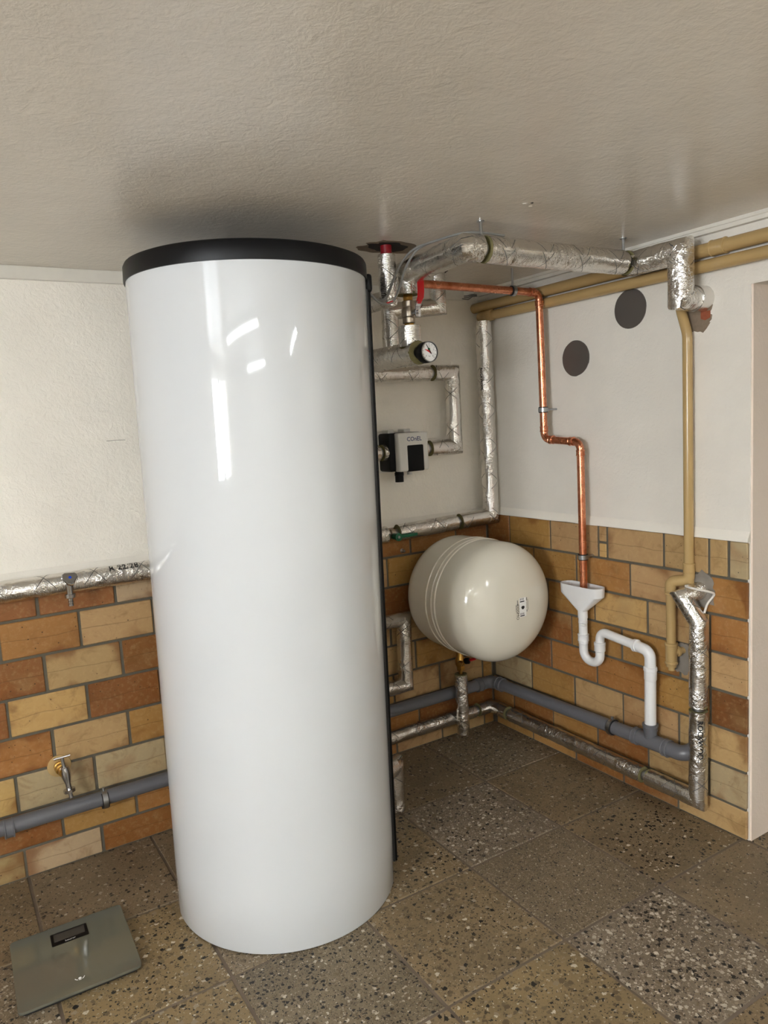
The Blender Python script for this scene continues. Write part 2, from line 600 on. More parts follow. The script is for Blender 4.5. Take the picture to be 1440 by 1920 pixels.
# the passage beyond the doorway
struct('wall_passage', box((1.7, -3.2, 0), (1.8, 0, H)), 'wall_paint')
struct('wall_passage_north', box((T, -0.9, 0), (1.7, -0.8, H)), 'wall_paint')
struct('wall_passage_south', box((T, -3.2, 0), (1.7, -3.1, H)), 'wall_paint')
# painted lining of the door reveal
part('reveal_lining', box((0.004, -1.256, 0), (T, -1.249, 1.745)), 'jamb_paint', wall_right)
# window
win = tag(part('window_1', box((XL - 0.16, wy0, wz0), (XL - 0.10, wy0 + 0.05, wz1)), 'white_frame'), kind='structure')
part('window_frame', box((XL - 0.16, wy1 - 0.05, wz0), (XL - 0.10, wy1, wz1)), 'white_frame', win)
part('window_frame', box((XL - 0.16, wy0, wz1 - 0.05), (XL - 0.10, wy1, wz1)), 'white_frame', win)
part('window_frame', box((XL - 0.16, wy0, wz0), (XL - 0.10, wy1, wz0 + 0.05)), 'white_frame', win)
part('window_frame', box((XL - 0.16, -2.98, wz0), (XL - 0.10, -2.92, wz1)), 'white_frame', win)
part('pane', box((XL - 0.135, wy0, wz0), (XL - 0.13, wy1, wz1)), 'window_glass', win)
part('window_sill', box((XL - 0.1, wy0 - 0.04, wz0 - 0.03), (XL + 0.06, wy1 + 0.04, wz0), 0.004), 'white_frame', win)

# mouldings and cable ducts under the ceiling
struct('trim_1', box((XL, -0.014, 1.900), (-0.088, 0.0, H), 0.002), 'trim_white')
g = prism([(0, 0, H), (-0.024, 0, H), (-0.024, 0, H - 0.010), (-0.020, 0, H - 0.012), (-0.020, 0, H - 0.024), (0, 0, H - 0.024)], (0, YF, 0))
struct('trim_2', g, 'trim_white')

# glazed brick wainscot: every brick is an object
BR = {}
def brick_mesh(w, h):
    k = (round(w, 4), round(h, 4))
    if k not in BR:
        BR[k] = mesh_from(box((-w / 2, -0.006, -h / 2), (w / 2, 0.006, h / 2), 0.0022), 'brick')
        BR[k].materials.append(MAT['glazed_brick'])
    return BR[k]
TONES = {'o': (162, 113, 62), 'b': (140, 91, 48), 'd': (116, 72, 38), 't': (180, 147, 102), 'p': (178, 156, 122), 'y': (194, 159, 100),
         'k': (168, 126, 70), 'g': (172, 150, 108)}
def brick(parent, a0, a1, z0, z1, side, tone):
    w, h = a1 - a0 - 0.009, z1 - z0 - 0.009
    if w < 0.012 or h < 0.012:
        return
    o = bpy.data.objects.new('brick', brick_mesh(w, h))
    COL.objects.link(o)
    o.parent = parent
    m = (a0 + a1) / 2 + random.uniform(-0.0012, 0.0012)
    pr = -0.0065 + random.uniform(-0.0012, 0.0008)
    z = (z0 + z1) / 2
    if side == 'back':
        o.location = (m, pr, z)
    else:
        o.location = (pr, m, z); o.rotation_euler = (0, 0, PI / 2)
    c = lin(TONES[tone])
    k = random.uniform(0.9, 1.08)
    o.color = (c[0] * k, c[1] * k * random.uniform(0.96, 1.04), c[2] * k, 1)

def rowz(k, off):
    return (0.1036 + off + 0.125 * k) if k >= 0 else 0.0
# back wall courses, bottom to top: first joint and tones by column counted from the corner
back_tones = {(-1, 'L'): 'gpb', (0, 'L'): 'bko', (1, 'L'): 'ypp', (2, 'L'): 'otk', (3, 'L'): 'byb', (4, 'L'): 'btb', (5, 'L'): 'bot', (6, 'L'): 'bbp'}
zt = 0.972
for k in range(-1, 7):
    z0, z1 = rowz(k, -0.006), (rowz(k + 1, -0.006) if k < 6 else zt)
    if k == -1: z0 = 0.0
    j0 = -1.744 if k % 2 else -1.8625
    cols = [j0 + 0.2392 * i for i in range(-13, 9)]
    cols = [c for c in cols if XL + 0.04 < c < -0.03]
    edges = [XL] + cols + [-0.013]
    for a0, a1 in zip(edges, edges[1:]):
        i = round((a0 - j0) / 0.2392)
        seq = back_tones[(k, 'L')]
        q = i + 2 if k % 2 else i + 1
        if 0 <= q <= 2: t = seq[q]
        else:
            t = random.choice('obtbkkto')
            if a0 > -0.7: t = {6: 'obo', 5: 'ktk', 4: 'dbb', 3: 'tkt', 2: 'kkt', 1: 'tkt', 0: 'bbo', -1: 'tkt'}[k][i % 3]
        brick(wall_back, a0, a1, z0, z1, 'back', t)
right_rows = {6: ([-1.186, -1.117, -0.945, -0.699, -0.658, -0.408, -0.162], 'ptttktkbb'),
              5: ([-1.032, -0.803, -0.544, -0.306, -0.065], 'otokkb'),
              4: ([-1.12, -0.875, -0.632, -0.383, -0.14], 'otykdd'),
              3: ([-1.12, -1.007, -0.76, -0.511, -0.27], 'ttkkbb'),
              2: ([-1.12, -0.88, -0.637, -0.393, -0.15], 'dkoobb'),
              1: ([-1.0, -0.759, -0.518, -0.272, -0.03], 'tttkpt'),
              0: ([-1.115, -0.872, -0.634, -0.393, -0.15], 'ptbkbo'),
              -1: ([-0.994, -0.756, -0.516, -0.269, -0.03], 'tbbkko')}
for k, (js, tones) in right_rows.items():
    z0, z1 = (0.0 if k == -1 else rowz(k, 0)), rowz(k + 1, 0)
    if k == 6: z1 = 0.978
    edges = [-1.253] + js + [-0.013]
    for i, (a0, a1) in enumerate(zip(edges, edges[1:])):
        if k == 6 and i == 4:
            brick(wall_right, a0, a1, z0 + 0.0, z0 + 0.06, 'right', 'y'); brick(wall_right, a0, a1, z0 + 0.06, z1, 'right', 't'); continue
        brick(wall_right, a0, a1, z0, z1, 'right', tones[i % len(tones)])
part('mortar_bed', box((XL, -0.0085, 0), (0, 0.0, zt)), 'mortar', wall_back)
part('mortar_bed', box((-0.0085, -1.243, 0), (0, 0, 0.978)), 'mortar', wall_right)
def ledge(a0, a1, side, zl):
    g = Geo()
    n = 60
    vs, fs = [], []
    for i in range(n + 1):
        a = a0 + (a1 - a0) * i / n
        w = noise.noise(Vector((a * 9, zl, 2.0))) * 0.0022
        for (dp, z) in ((0.002, zl + 0.032), (-0.0135, zl + 0.004 + w), (-0.0135, zl - 0.003 + w), (0.002, zl - 0.003 + w)):
            vs.append((a, dp, z) if side == 'back' else (dp, a, z))
    for i in range(n):
        for j in range(4):
            fs.append([i * 4 + j, i * 4 + (j + 1) % 4, i * 4 + 4 + (j + 1) % 4, i * 4 + 4 + j])
    fs += [[0, 1, 2, 3], [n * 4 + j for j in range(4)]]
    return g.add(vs, fs)
part('plaster_ledge', ledge(XL, 0, 'back', zt), 'ledge_paint', wall_back)
part('plaster_ledge', ledge(-1.25, 0, 'right', 0.978), 'ledge_paint', wall_right)

# terrazzo floor: every tile is an object
TM = {}
def tile_mesh(w, d):
    k = (round(w, 4), round(d, 4))
    if k not in TM:
        TM[k] = mesh_from(box((-w / 2, -d / 2, -0.02), (w / 2, d / 2, 0), 0.0018), 'floor_tile')
        TM[k].materials.append(MAT['terrazzo'])
    return TM[k]
STY = {'fine': ((122, 106, 84), 150, 0.80, 0.35), 'dark': ((122, 109, 88), 96, 0.95, 0.22), 'coarse': ((136, 116, 86), 64, 0.82, 0.22),
       'tan': ((130, 110, 82), 76, 0.55, 0.18), 'grey': ((122, 108, 92), 74, 0.97, 0.55), 'ochre': ((138, 117, 82), 60, 0.75, 0.30),
       'plain': ((126, 108, 84), 84, 0.38, 0.3), 'speck': ((126, 110, 88), 92, 0.85, 0.45)}
spec = {(0, 0): 'speck', (1, 0): 'plain', (2, 0): 'plain', (0, 1): 'tan', (1, 1): 'grey', (2, 1): 'coarse', (0, 2): 'tan', (1, 2): 'fine', (2, 2): 'coarse',
        (3, 2): 'dark', (0, 3): 'plain', (1, 3): 'grey', (2, 3): 'ochre', (3, 3): 'coarse', (4, 0): 'plain', (4, 1): 'ochre', (5, 0): 'tan', (5, 1): 'speck',
        (4, 2): 'ochre', (3, 0): 'plain', (3, 1): 'speck', (5, 2): 'ochre', (4, 3): 'grey'}
xs = [0.0] + [-0.015 - 0.393 * k for k in range(1, 12)] + [XL]
ys = [0.0] + [-0.02 - 0.403 * k for k in range(1, 13)] + [YF]
def tile(x0, x1, y0, y1, st):
    o = bpy.data.objects.new('floor_tile', tile_mesh(abs(x1 - x0) - 0.009, abs(y1 - y0) - 0.009))
    COL.objects.link(o)
    o.parent = floor
    o.location = ((x0 + x1) / 2, (y0 + y1) / 2, random.uniform(-0.0014, 0.0))
    o.rotation_euler = (random.uniform(-0.002, 0.002), random.uniform(-0.002, 0.002), random.uniform(-0.003, 0.003))
    c, sc_, de, pa = STY[st]
    o.color = (*lin(c), 1)
    o['chip_scale'], o['chip_density'], o['chip_pale'] = float(sc_), de, pa
for i in range(len(xs) - 1):
    for j in range(len(ys) - 1):
        tile(xs[i], xs[i + 1], ys[j], ys[j + 1], spec.get((i, j), random.choice(list(STY))))
for i in range(4):                                   # tiles of the passage behind the doorway
    for j in range(2, 8):
        tile(0.003 + 0.393 * (i + 1), 0.003 + 0.393 * i, ys[j], ys[j + 1], random.choice(['plain', 'tan', 'ochre']))

# chipped plaster and holes
def blob(c, ax, ay, r0, n=26, seed=0, amp=0.3):
    c, ax, ay = Vector(c), Vector(ax), Vector(ay)
    return [c + ax * (r0 * math.cos(t) * (1 + amp * noise.noise(Vector((math.cos(t) * 2, math.sin(t) * 2, seed))))) +
            ay * (r0 * math.sin(t) * (1 + amp * noise.noise(Vector((math.cos(t) * 2, math.sin(t) * 2, seed + 9))))) for t in [2 * PI * k / n for k in range(n)]]
part('broken_plaster', prism(blob((-0.001, -1.078, 1.676), (0, 1, 0), (0, 0, 1), 0.046, 30, 3, 0.9), (0.002, 0, 0)), 'raw_mortar', wall_right, 'broken plaster showing raw mortar')
part('bare_brick', prism([(-0.002, -1.085, 1.690), (-0.002, -1.118, 1.690), (-0.002, -1.118, 1.668), (-0.002, -1.100, 1.662), (-0.002, -1.085, 1.668)], (0.002, 0, 0)), 'brick_red', wall_right, 'bare red brick')
part('cement_patch', prism(blob((-0.0136, -1.085, 0.805), (0, 1, 0), (0, 0, 1.1), 0.055, seed=5, amp=0.5), (0.004, 0, 0)), 'patch_cement', wall_right)
part('cement_patch', prism(blob((-0.0136, -1.02, 0.55), (0, 1, 0), (0, 0, 1.3), 0.04, seed=8, amp=0.4), (0.004, 0, 0)), 'patch_cement', wall_right)
part('ceiling_hole', prism(blob((-0.825, -0.575, H - 0.0012), (0.9, 0.3, 0), (-0.2, 0.6, 0), 0.078, seed=1, amp=0.35), (0, 0, 0.0012)), 'hole_dark', ceiling, 'ragged dark hole')
part('broken_plaster', prism(blob((-0.822, -0.57, H - 0.0006), (1.05, 0.3, 0), (-0.3, 0.75, 0), 0.092, 34, 11, 0.5), (0, 0, 0.0006)), 'raw_mortar', ceiling)
part('ceiling_hole', prism(blob((-0.445, -0.31, H - 0.0012), (1, 0, 0), (0, 1, 0), 0.042, seed=2), (0, 0, 0.0012)), 'hole_dark', ceiling)
for (cx, cy, rr, sd) in ((-0.728, -1.088, 0.006, 1), (-0.716, -1.10, 0.004, 2), (-0.70, -1.076, 0.005, 4)):
    part('plaster_chip', prism(blob((cx, cy, H - 0.0008), (1, 0, 0), (0, 1, 0), rr, 9, sd, 0.8), (0, 0, 0.0008)), 'hole_dark' if sd == 2 else 'trim_white', ceiling)

part('plaster_crack', prism([(-1.60, -0.0006, 1.392), (-1.57, -0.0006, 1.3932), (-1.54, -0.0006, 1.3922), (-1.54, -0.0006, 1.3936), (-1.57, -0.0006, 1.3946), (-1.60, -0.0006, 1.3934)], (0, 0.0006, 0)), 'patch_cement', wall_back)

# ceiling tube lamps behind the camera (two from tank reflections, third added for fill)
def tube_lamp(loc, label, glow, turn=0.0):
    t = thing('ceiling_lamp', label, 'lamp', loc, (0, 0, turn))
    x, y, z = loc
    part('housing', box((x - 0.6, y - 0.045, z - 0.046), (x + 0.6, y + 0.045, z), 0.004), 'white_frame', t)
    part('end_cap', box((x - 0.615, y - 0.045, z - 0.07), (x - 0.6, y + 0.045, z), 0.003), 'white_plastic', t)
    part('end_cap', box((x + 0.6, y - 0.045, z - 0.07), (x + 0.615, y + 0.045, z), 0.003), 'white_plastic', t)
    part('diffuser', tube([(x - 0.599, y, z - 0.045), (x + 0.599, y, z - 0.045)], 0.03, 16), 'lamp_glow', t)['glow'] = glow
tube_lamp((-2.45, -2.46, H), 'white tube ceiling lamp nearest the tank', 0.7)
tube_lamp((-2.80, -4.62, H), 'white tube ceiling lamp by the far end of the room', 1.0)
tube_lamp((-0.62, -3.35, H), 'added white tube fill lamp on the doorway side of the room', 1.65, PI / 2)  # added fill lamp, brightens the pipe corner and the door jamb

# ------------------------------------------------------------------ water tank
lean = 0.0095
tank = thing('hot_water_tank', 'tall glossy white cylindrical hot water tank with black lid', 'water tank', (-1.2965, -0.5355, 0.003), (0.53 * lean, 0.85 * lean, 0))
TR = 0.3318
part('body', lathe((0, 0, 0), (0, 0, 1), [(TR - 0.012, 0.0), (TR - 0.002, 0.0), (TR, 0.004)] + [(TR, 0.004 + 1.806 * k / 12) for k in range(1, 13)] + [(TR - 0.01, 1.812)], 128), 'tank_white', tank, local=True)
part('lid', lathe((0, 0, 0), (0, 0, 1), [(TR - 0.01, 1.806), (TR + 0.004, 1.806), (TR + 0.005, 1.810), (TR + 0.004, 1.846), (TR, 1.854), (TR - 0.01, 1.858), (0, 1.862)], 128), 'tank_black', tank, 'black lid', local=True)
sa = math.radians(-27.5)
def radial_box(r0, r1, w, z0, z1, bev, seg=1):
    g = box((r0, -w / 2, z0), (r1, w / 2, z1), bev, seg)
    rot = Matrix.Rotation(sa, 3, 'Z')
    g.v = [rot @ v for v in g.v]
    return g
st = part('sensor_channel', radial_box(TR - 0.004, TR + 0.006, 0.034, 0.035, 1.80, 0.002), 'strip_grey', tank, 'grey and black vertical cover strip', local=True)
part('cover_strip', radial_box(TR + 0.001, TR + 0.0125, 0.020, 0.033, 1.79, 0.002), 'black_plastic', st, local=True)
part('channel_cap', radial_box(TR - 0.004, TR + 0.018, 0.036, 1.775, 1.825, 0.008, 3), 'tank_black', tank, local=True)

# ------------------------------------------------------------------ pipes in foil insulation
def clamp_ring(parent, c, d, r, bw=0.016):
    k = part('pipe_clamp', ring(c, d, r, r + 0.0035, bw), 'rubber', parent)
    part('clamp_band', ring(c, d, r + 0.0035, r + 0.0055, bw * 0.7), 'steel', k)
    x, y, dd = frame(d)
    return k

def screw(parent, a, b, r=0.004, name='fixing_screw'):
    return part(name, tube([a, b], r, 8), 'steel', parent)

def at_len(P, s):
    acc = 0
    for a, b in zip(P, P[1:]):
        L = (b - a).length
        if acc + L >= s:
            return a.lerp(b, (s - acc) / L), (b - a).normalized()
        acc += L
    return P[-1], (P[-1] - P[-2]).normalized()

def sleeves(parent, path, r, gaps=(), R=0.0, jit=0.0012, core='steel', gap=0.022, clamp=True, ends=True, n=28, inner=None):
    """foil sleeves along a path, open at each gap (given as a point near the path) with wool ends and a clamp on the bare pipe"""
    P = fillet(path, R)
    L = plen(P)
    gs = []
    for q in gaps:
        gp = gap
        if len(q) == 4:
            gp = q[3]
        q = Vector(q[:3])
        best, s = None, 0
        for a, b in zip(P, P[1:]):
            l = (b - a).length
            t = max(0, min(1, (q - a).dot(b - a) / (l * l)))
            dd = (a.lerp(b, t) - q).length
            if best is None or dd < best[0]:
                best = (dd, s + t * l)
            s += l
        gs.append((best[1], gp))
    gs.sort()
    cuts = [0.0]
    for s, gp in gs:
        cuts += [s - gp / 2, s + gp / 2]
    cuts.append(L)
    ci = inner or r * 0.5
    for a, b in zip(cuts[0::2], cuts[1::2]):
        if b - a < 0.005:
            continue
        Q = dense(cut(P, a, b), 0.011)
        sl = part('foil_sleeve', tube(Q, r, n, False, jit, u0=a), 'foil', parent, sharp=60)
        if ends:
            d0, d1 = (Q[1] - Q[0]).normalized(), (Q[-1] - Q[-2]).normalized()
            part('wool_end', ring(Q[0] + d0 * 0.003, d0, ci, r - 0.0006, 0.006), 'wool', sl)
            part('wool_end', ring(Q[-1] - d1 * 0.003, d1, ci, r - 0.0006, 0.006), 'wool', sl)
    part('pipe', tube(dense(cut(P, 0.004, L - 0.004), 0.03) if False else cut(P, 0.002, L - 0.002), ci * 0.98, 14), core, parent)
    if clamp:
        for s, gp in gs:
            if gp > gap + 1e-6:
                continue
            c, d = at_len(P, s)
            clamp_ring(parent, c, d, ci, 0.014)
    return P

V = (-0.767, -0.585)
main = thing('insulated_pipe', 'thick foil-wrapped pipe hanging from two rods under the ceiling', 'pipe', (V[0], V[1], 1.796), group='foil wrapped heating pipes')
sleeves(main, [(*V, 1.796), (*V, 1.862), (-0.795, -0.915, 1.865), (-0.108, -0.915, 1.865), (-0.108, -1.092, 1.865), (-0.108, -1.092, 1.728), (0.03, -1.092, 1.728)],
        0.038, [(-0.735, -0.915, 1.865), (-0.152, -0.915, 1.865)], jit=0.0022)
for x in (-0.735, -0.152):
    rod = screw(main, (x, -0.915, 1.878), (x, -0.915, H), 0.0045, 'hanger_rod')
    part('washer', ring((x, -0.915, H - 0.0015), (0, 0, 1), 0.004, 0.011, 0.003), 'steel', rod)
col_ = part('wall_collar', tube(dense([Vector((-0.048, -1.092, 1.728)), Vector((0.004, -1.092, 1.728))], 0.008), 0.0402, 28, False, 0.0006), 'foil', main)
part('collar_rim', ring((-0.047, -1.092, 1.728), (1, 0, 0), 0.030, 0.0402, 0.002), 'foil', col_)

low = thing('insulated_pipe', 'short dark foil pipe below the red-handled valve, carrying the gauge', 'pipe', (V[0], V[1], 1.58), group='foil wrapped heating pipes')
sleeves(low, [(*V, 1.700), (*V, 1.635)], 0.0365, jit=0.0016, n=24)
sleeves(low, [(V[0] + 0.001, -0.628, 1.613), (V[0], -0.08, 1.616)], 0.0375, jit=0.0018, n=24)

c1 = thing('insulated_pipe', 'foil pipe dropping from the ceiling hole on a red stub', 'pipe', (-0.842, -0.59, 1.785), group='foil wrapped heating pipes')
sleeves(c1, [(-0.842, -0.59, 1.912), (-0.842, -0.59, 1.783), (-0.842, -0.06, 1.775)], 0.0275, jit=0.0012)
part('red_stub', tube([(-0.842, -0.59, 1.908), (-0.842, -0.59, H + 0.01)], 0.0175, 20), 'red_pipe', c1, 'red plastic pipe end')

c2 = thing('insulated_pipe', 'foil pipe entering the ceiling behind the copper pipe', 'pipe', (-0.62, -0.24, 1.62), group='foil wrapped heating pipes')
sleeves(c2, [(-0.455, -0.32, H), (-0.455, -0.32, 1.812), (-0.622, -0.25, 1.800), (-0.622, -0.25, 1.64), (-0.70, -0.18, 1.62)], 0.031, jit=0.0016)

e1 = thing('insulated_pipe', 'foil pipe looping down the white wall to the pump', 'pipe', (-0.212, -0.065, 1.285), group='foil wrapped heating pipes')
sleeves(e1, [(-1.10, -0.065, 1.592), (-0.212, -0.065, 1.592), (-0.212, -0.065, 1.285), (-0.395, -0.065, 1.285)], 0.0325, [(-0.322, -0.065, 1.592), (-0.355, -0.065, 1.285)], jit=0.0014)

e2 = thing('insulated_pipe', 'foil pipe stub between the tank strip and the pump', 'pipe', (-0.70, -0.065, 1.285), group='foil wrapped heating pipes')
sleeves(e2, [(-1.10, -0.072, 1.283), (-0.56, -0.072, 1.283)], 0.0325, [(-0.590, -0.072, 1.283, 0.016)], gap=0.016)

f1 = thing('insulated_pipe', 'foil riser in the room corner turning along the brick top', 'pipe', (-0.05, -0.088, 0.955), group='foil wrapped heating pipes')
sleeves(f1, [(-0.05, -0.088, 1.802), (-0.05, -0.090, 0.972), (-0.55, -0.052, 0.952), (XL, -0.052, 0.952)], 0.0340,
        [(-0.225, -0.075, 0.965), (-0.543, -0.052, 0.952, 0.055)], jit=0.0012)
part('printed_lettering', text_geo('ROCKWOOL', 0.016, on_tube((-0.05, -0.0885, 1.56), (0, 0, -1), (-1, -0.35, 0), 0.0342), 0.0003), 'print_black', f1)
part('handwriting', text_geo('R 22/28', 0.03, on_tube((-1.60, -0.052, 0.952), (1, 0, 0), (-0.05, -0.5, 0.70), 0.0345)), 'print_black', f1, 'black marker handwriting')
gv = part('valve_body', lathe((-0.566, -0.052, 0.952), (1, 0, 0), [(0.018, 0), (0.018, 0.012), (0.022, 0.014), (0.022, 0.03), (0.018, 0.032), (0.018, 0.046)], 16), 'nickel', f1)
hd = part('valve_handle', box((-0.558, -0.108, 0.939), (-0.452, -0.101, 0.952), 0.003, 2), 'green_metal', f1, 'green lever handle')
hd.rotation_euler = (0, 0, 0)
part('handle_hub', lathe((-0.546, -0.075, 0.945), (0, -1, 0), [(0.013, 0), (0.013, 0.026), (0.016, 0.027), (0.016, 0.036), (0.0, 0.037)], 18), 'green_metal', hd)
part('handle_screw', lathe((-0.546, -0.1115, 0.945), (0, -1, 0), [(0.006, 0), (0.006, 0.002), (0.0, 0.003)], 6), 'steel', hd)

g1 = thing('insulated_pipe', 'foil pipe running low along both brick walls just above the floor', 'pipe', (-0.08, -0.08, 0.075), group='foil wrapped heating pipes')
GX = -0.066
sleeves(g1, [(-1.15, -0.066, 0.108), (-0.078, -0.070, 0.112), (GX, -1.112, 0.104), (-0.058, -1.112, 0.705), (-0.07, -1.062, 0.782), (0.0, -1.085, 0.80)], 0.0295,
        [(-0.165, -0.068, 0.11), (-0.075, -0.195, 0.112), (GX, -0.905, 0.106), (-0.06, -1.112, 0.418, 0.014)], jit=0.0016)
part('foil_sleeve', tube(dense([Vector((-0.275, -0.118, 0.316)), Vector((-0.275, -0.118, 0.052))], 0.01), 0.0272, 26, True, 0.0014), 'foil', g1, sharp=60)
part('wool_end', ring((-0.275, -0.118, 0.317), (0, 0, 1), 0.012, 0.0265, 0.004), 'wool', g1)
part('printed_lettering', text_geo('ROCKWOOL', 0.024, on_tube((-0.062, -1.112, 0.315), (0, 0, -1), (-0.62, -0.62, 0), 0.0300), 0.0004), 'print_black', g1)
part('printed_lettering', text_geo('ROCKWOOL', 0.014, on_tube((-0.073, -0.36, 0.11), (0, -1, 0), (-0.6, -0.2, 0.7), 0.0295)), 'print_black', g1)

h1 = thing('insulated_pipe', 'foil pipe loop against the bricks left of the expansion vessel', 'pipe', (-0.523, -0.08, 0.31), group='foil wrapped heating pipes')
sleeves(h1, [(-1.15, -0.075, 0.598), (-0.523, -0.075, 0.600), (-0.527, -0.075, 0.322), (-1.15, -0.075, 0.315)], 0.031, jit=0.0016)

i1 = thing('insulated_pipe', 'foil elbow standing on the floor beside the tank foot', 'pipe', (-0.81, -0.40, 0.01), group='foil wrapped heating pipes')
sleeves(i1, [(-0.99, -0.47, 0.170), (-0.804, -0.40, 0.170), (-0.804, -0.40, 0.010)], 0.034, jit=0.002, ends=False)

# ------------------------------------------------------------------ ball valve with red handle, gauge
bv = thing('ball_valve', 'brass and nickel ball valve with red lever handle', 'valve', (*V, 1.70))
def vz(z): return (V[0], V[1], z)
part('brass_nut', hexnut(vz(1.777), (0, 0, 1), 0.0165, 0.022), 'brass', bv)
part('brass_nut', hexnut(vz(1.698), (0, 0, 1), 0.0165, 0.014), 'brass', bv)
part('body', lathe(vz(1.708), (0, 0, 1), [(0.0185, 0), (0.020, 0.002), (0.020, 0.016), (0.0185, 0.018), (0.0215, 0.021), (0.0225, 0.028), (0.0225, 0.037), (0.021, 0.044), (0.0185, 0.05), (0.020, 0.052), (0.020, 0.068), (0.018, 0.070)], 22), 'nickel', bv)
sd = Vector((0.15, -0.99, 0)).normalized()
hub = Vector(vz(1.738))
part('stem', lathe(hub + sd * 0.02, sd, [(0.009, 0), (0.009, 0.012), (0.012, 0.013), (0.012, 0.02), (0.006, 0.021), (0.006, 0.03)], 14), 'chrome', bv)
hp = hub + sd * 0.043
perp = Vector((-sd.y, sd.x, 0))
g = Geo()
def strap(pts, w, t, geo):
    vs, fs = [], []
    for i, p in enumerate(pts):
        d = (pts[min(i + 1, len(pts) - 1)] - pts[max(i - 1, 0)]).normalized()
        nn = perp.cross(d).normalized()
        ww = w[i] if isinstance(w, (list, tuple)) else w
        for (a, b) in ((-1, -1), (1, -1), (1, 1), (-1, 1)):
            vs.append(p + perp * (a * ww / 2) + nn * (b * t / 2))
    for i in range(len(pts) - 1):
        for j in range(4):
            fs.append([i * 4 + j, i * 4 + (j + 1) % 4, i * 4 + 4 + (j + 1) % 4, i * 4 + 4 + j])
    fs += [[0, 1, 2, 3], [(len(pts) - 1) * 4 + j for j in range(4)]]
    return geo.add(vs, fs)
zup = Vector((0, 0, 1))
part('lever_arm', strap([hp - zup * 0.014, hp, hp + zup * 0.018, hp + sd * 0.010 + zup * 0.032], 0.019, 0.003, Geo()), 'chrome', bv)
part('lever_handle', strap([hp + sd * 0.004 + zup * 0.026, hp + sd * 0.016 + zup * 0.044, hp + sd * 0.018 + zup * 0.06, hp + sd * 0.018 + zup * 0.09, hp + sd * 0.018 + zup * 0.112, hp + sd * 0.018 + zup * 0.121], [0.014, 0.020, 0.021, 0.021, 0.020, 0.012], 0.008, Geo()), 'red_plastic', bv, 'red plastic grip', sharp=50)

gc = Vector((V[0] + 0.008, -0.645, 1.610))
gd = Vector((0.03, -1, 0.02)).normalized()
gauge = thing('pressure_gauge', 'round pressure gauge with white dial and black case', 'gauge', gc)
part('case', lathe(gc, gd, [(0.006, -0.034), (0.006, 0), (0.0305, 0.001), (0.0325, 0.004), (0.0325, 0.030), (0.031, 0.033), (0.0292, 0.033), (0.0292, 0.0285), (0, 0.0285)], 40), 'black_plastic', gauge)
dial = part('dial', lathe(gc + gd * 0.0287, gd, [(0.029, 0), (0.029, 0.001), (0, 0.001)], 40), 'dial_white', gauge, 'white printed dial')
part('bezel', ring(gc + gd * 0.032, gd, 0.0295, 0.0318, 0.003, 40), 'steel', gauge)
gx = gd.cross(Vector((0, 0, 1))).normalized()
gx = -gx if gx.x < 0 else gx
gy = Vector((0, 0, 1))
def on_dial(x, y, lift=0.0303): return gc + gd * lift + gx * x + gy * y
for k in range(11):
    a = math.radians(225 - 27 * k)
    c0, s0 = math.cos(a), math.sin(a)
    q = [on_dial(c0 * r + sgn * s0 * 0.0006, s0 * r - sgn * c0 * 0.0006) for r, sgn in ((0.0225, -1), (0.0225, 1), (0.0262, 1), (0.0262, -1))]
    part('tick_mark', prism(q, gd * 0.0002), 'print_black', dial)
for k, s in enumerate(('0', '1', '2', '3', '4')):
    a = math.radians(225 - 67.5 * k)
    part('numeral', text_geo(s, 0.0075, lambda x, y, a=a: on_dial(x + 0.0178 * math.cos(a), y + 0.0178 * math.sin(a))), 'print_black', dial)
part('unit_lettering', text_geo('bar', 0.006, lambda x, y: on_dial(x, y - 0.013)), 'print_black', dial)
part('needle', prism([on_dial(0.006, -0.008, 0.0312), on_dial(0.0035, -0.0045, 0.0312), on_dial(-0.012, 0.021, 0.0312), on_dial(-0.0105, 0.022, 0.0312), on_dial(0.0075, -0.004, 0.0312)], gd * 0.0004), 'print_black', gauge)
part('red_pointer', prism([on_dial(0.004, -0.005, 0.0306), on_dial(-0.016, 0.0065, 0.0306), on_dial(-0.0155, 0.008, 0.0306), on_dial(0.005, 0.003, 0.0306)], gd * 0.0003), 'red_print', gauge)
part('green_marker', prism([on_dial(-0.006, 0.012, 0.0305), on_dial(0.002, 0.012, 0.0305), on_dial(0.003, 0.005, 0.0305), on_dial(-0.005, 0.004, 0.0305)], gd * 0.0003), 'green_print', gauge)

# ------------------------------------------------------------------ pump unit on the wall
pump = thing('pump_unit', 'small black and white wall unit with CONEL lettering', 'pump', (-0.485, 0, 1.20))
part('housing', box((-0.566, -0.108, 1.206), (-0.408, -0.022, 1.358), 0.010, 3), 'black_plastic', pump)
part('back_plate', box((-0.572, -0.028, 1.200), (-0.404, -0.0, 1.362), 0.006, 2), 'white_plastic', pump)
fr = [(-0.540, 1.205), (-0.540, 1.357), (-0.400, 1.357), (-0.400, 1.205), (-0.426, 1.205), (-0.426, 1.306), (-0.498, 1.306), (-0.498, 1.205)]
bm = bmesh.new()
vv = [bm.verts.new((x, -0.098, z)) for x, z in fr]
ff = bm.faces.new(vv)
ex = bmesh.ops.extrude_face_region(bm, geom=[ff])
for v in ex['geom']:
    if isinstance(v, bmesh.types.BMVert):
        v.co.y = -0.138
bmesh.ops.recalc_face_normals(bm, faces=bm.faces)
bmesh.ops.bevel(bm, geom=bm.edges[:], offset=0.007, segments=3, affect='EDGES', profile=0.5)
bm.verts.index_update()
g = Geo(); g.add([v.co.copy() for v in bm.verts], [[v.index for v in f.verts] for f in bm.faces]); bm.free()
shell = part('front_cover', g, 'white_plastic', pump, 'white front cover')
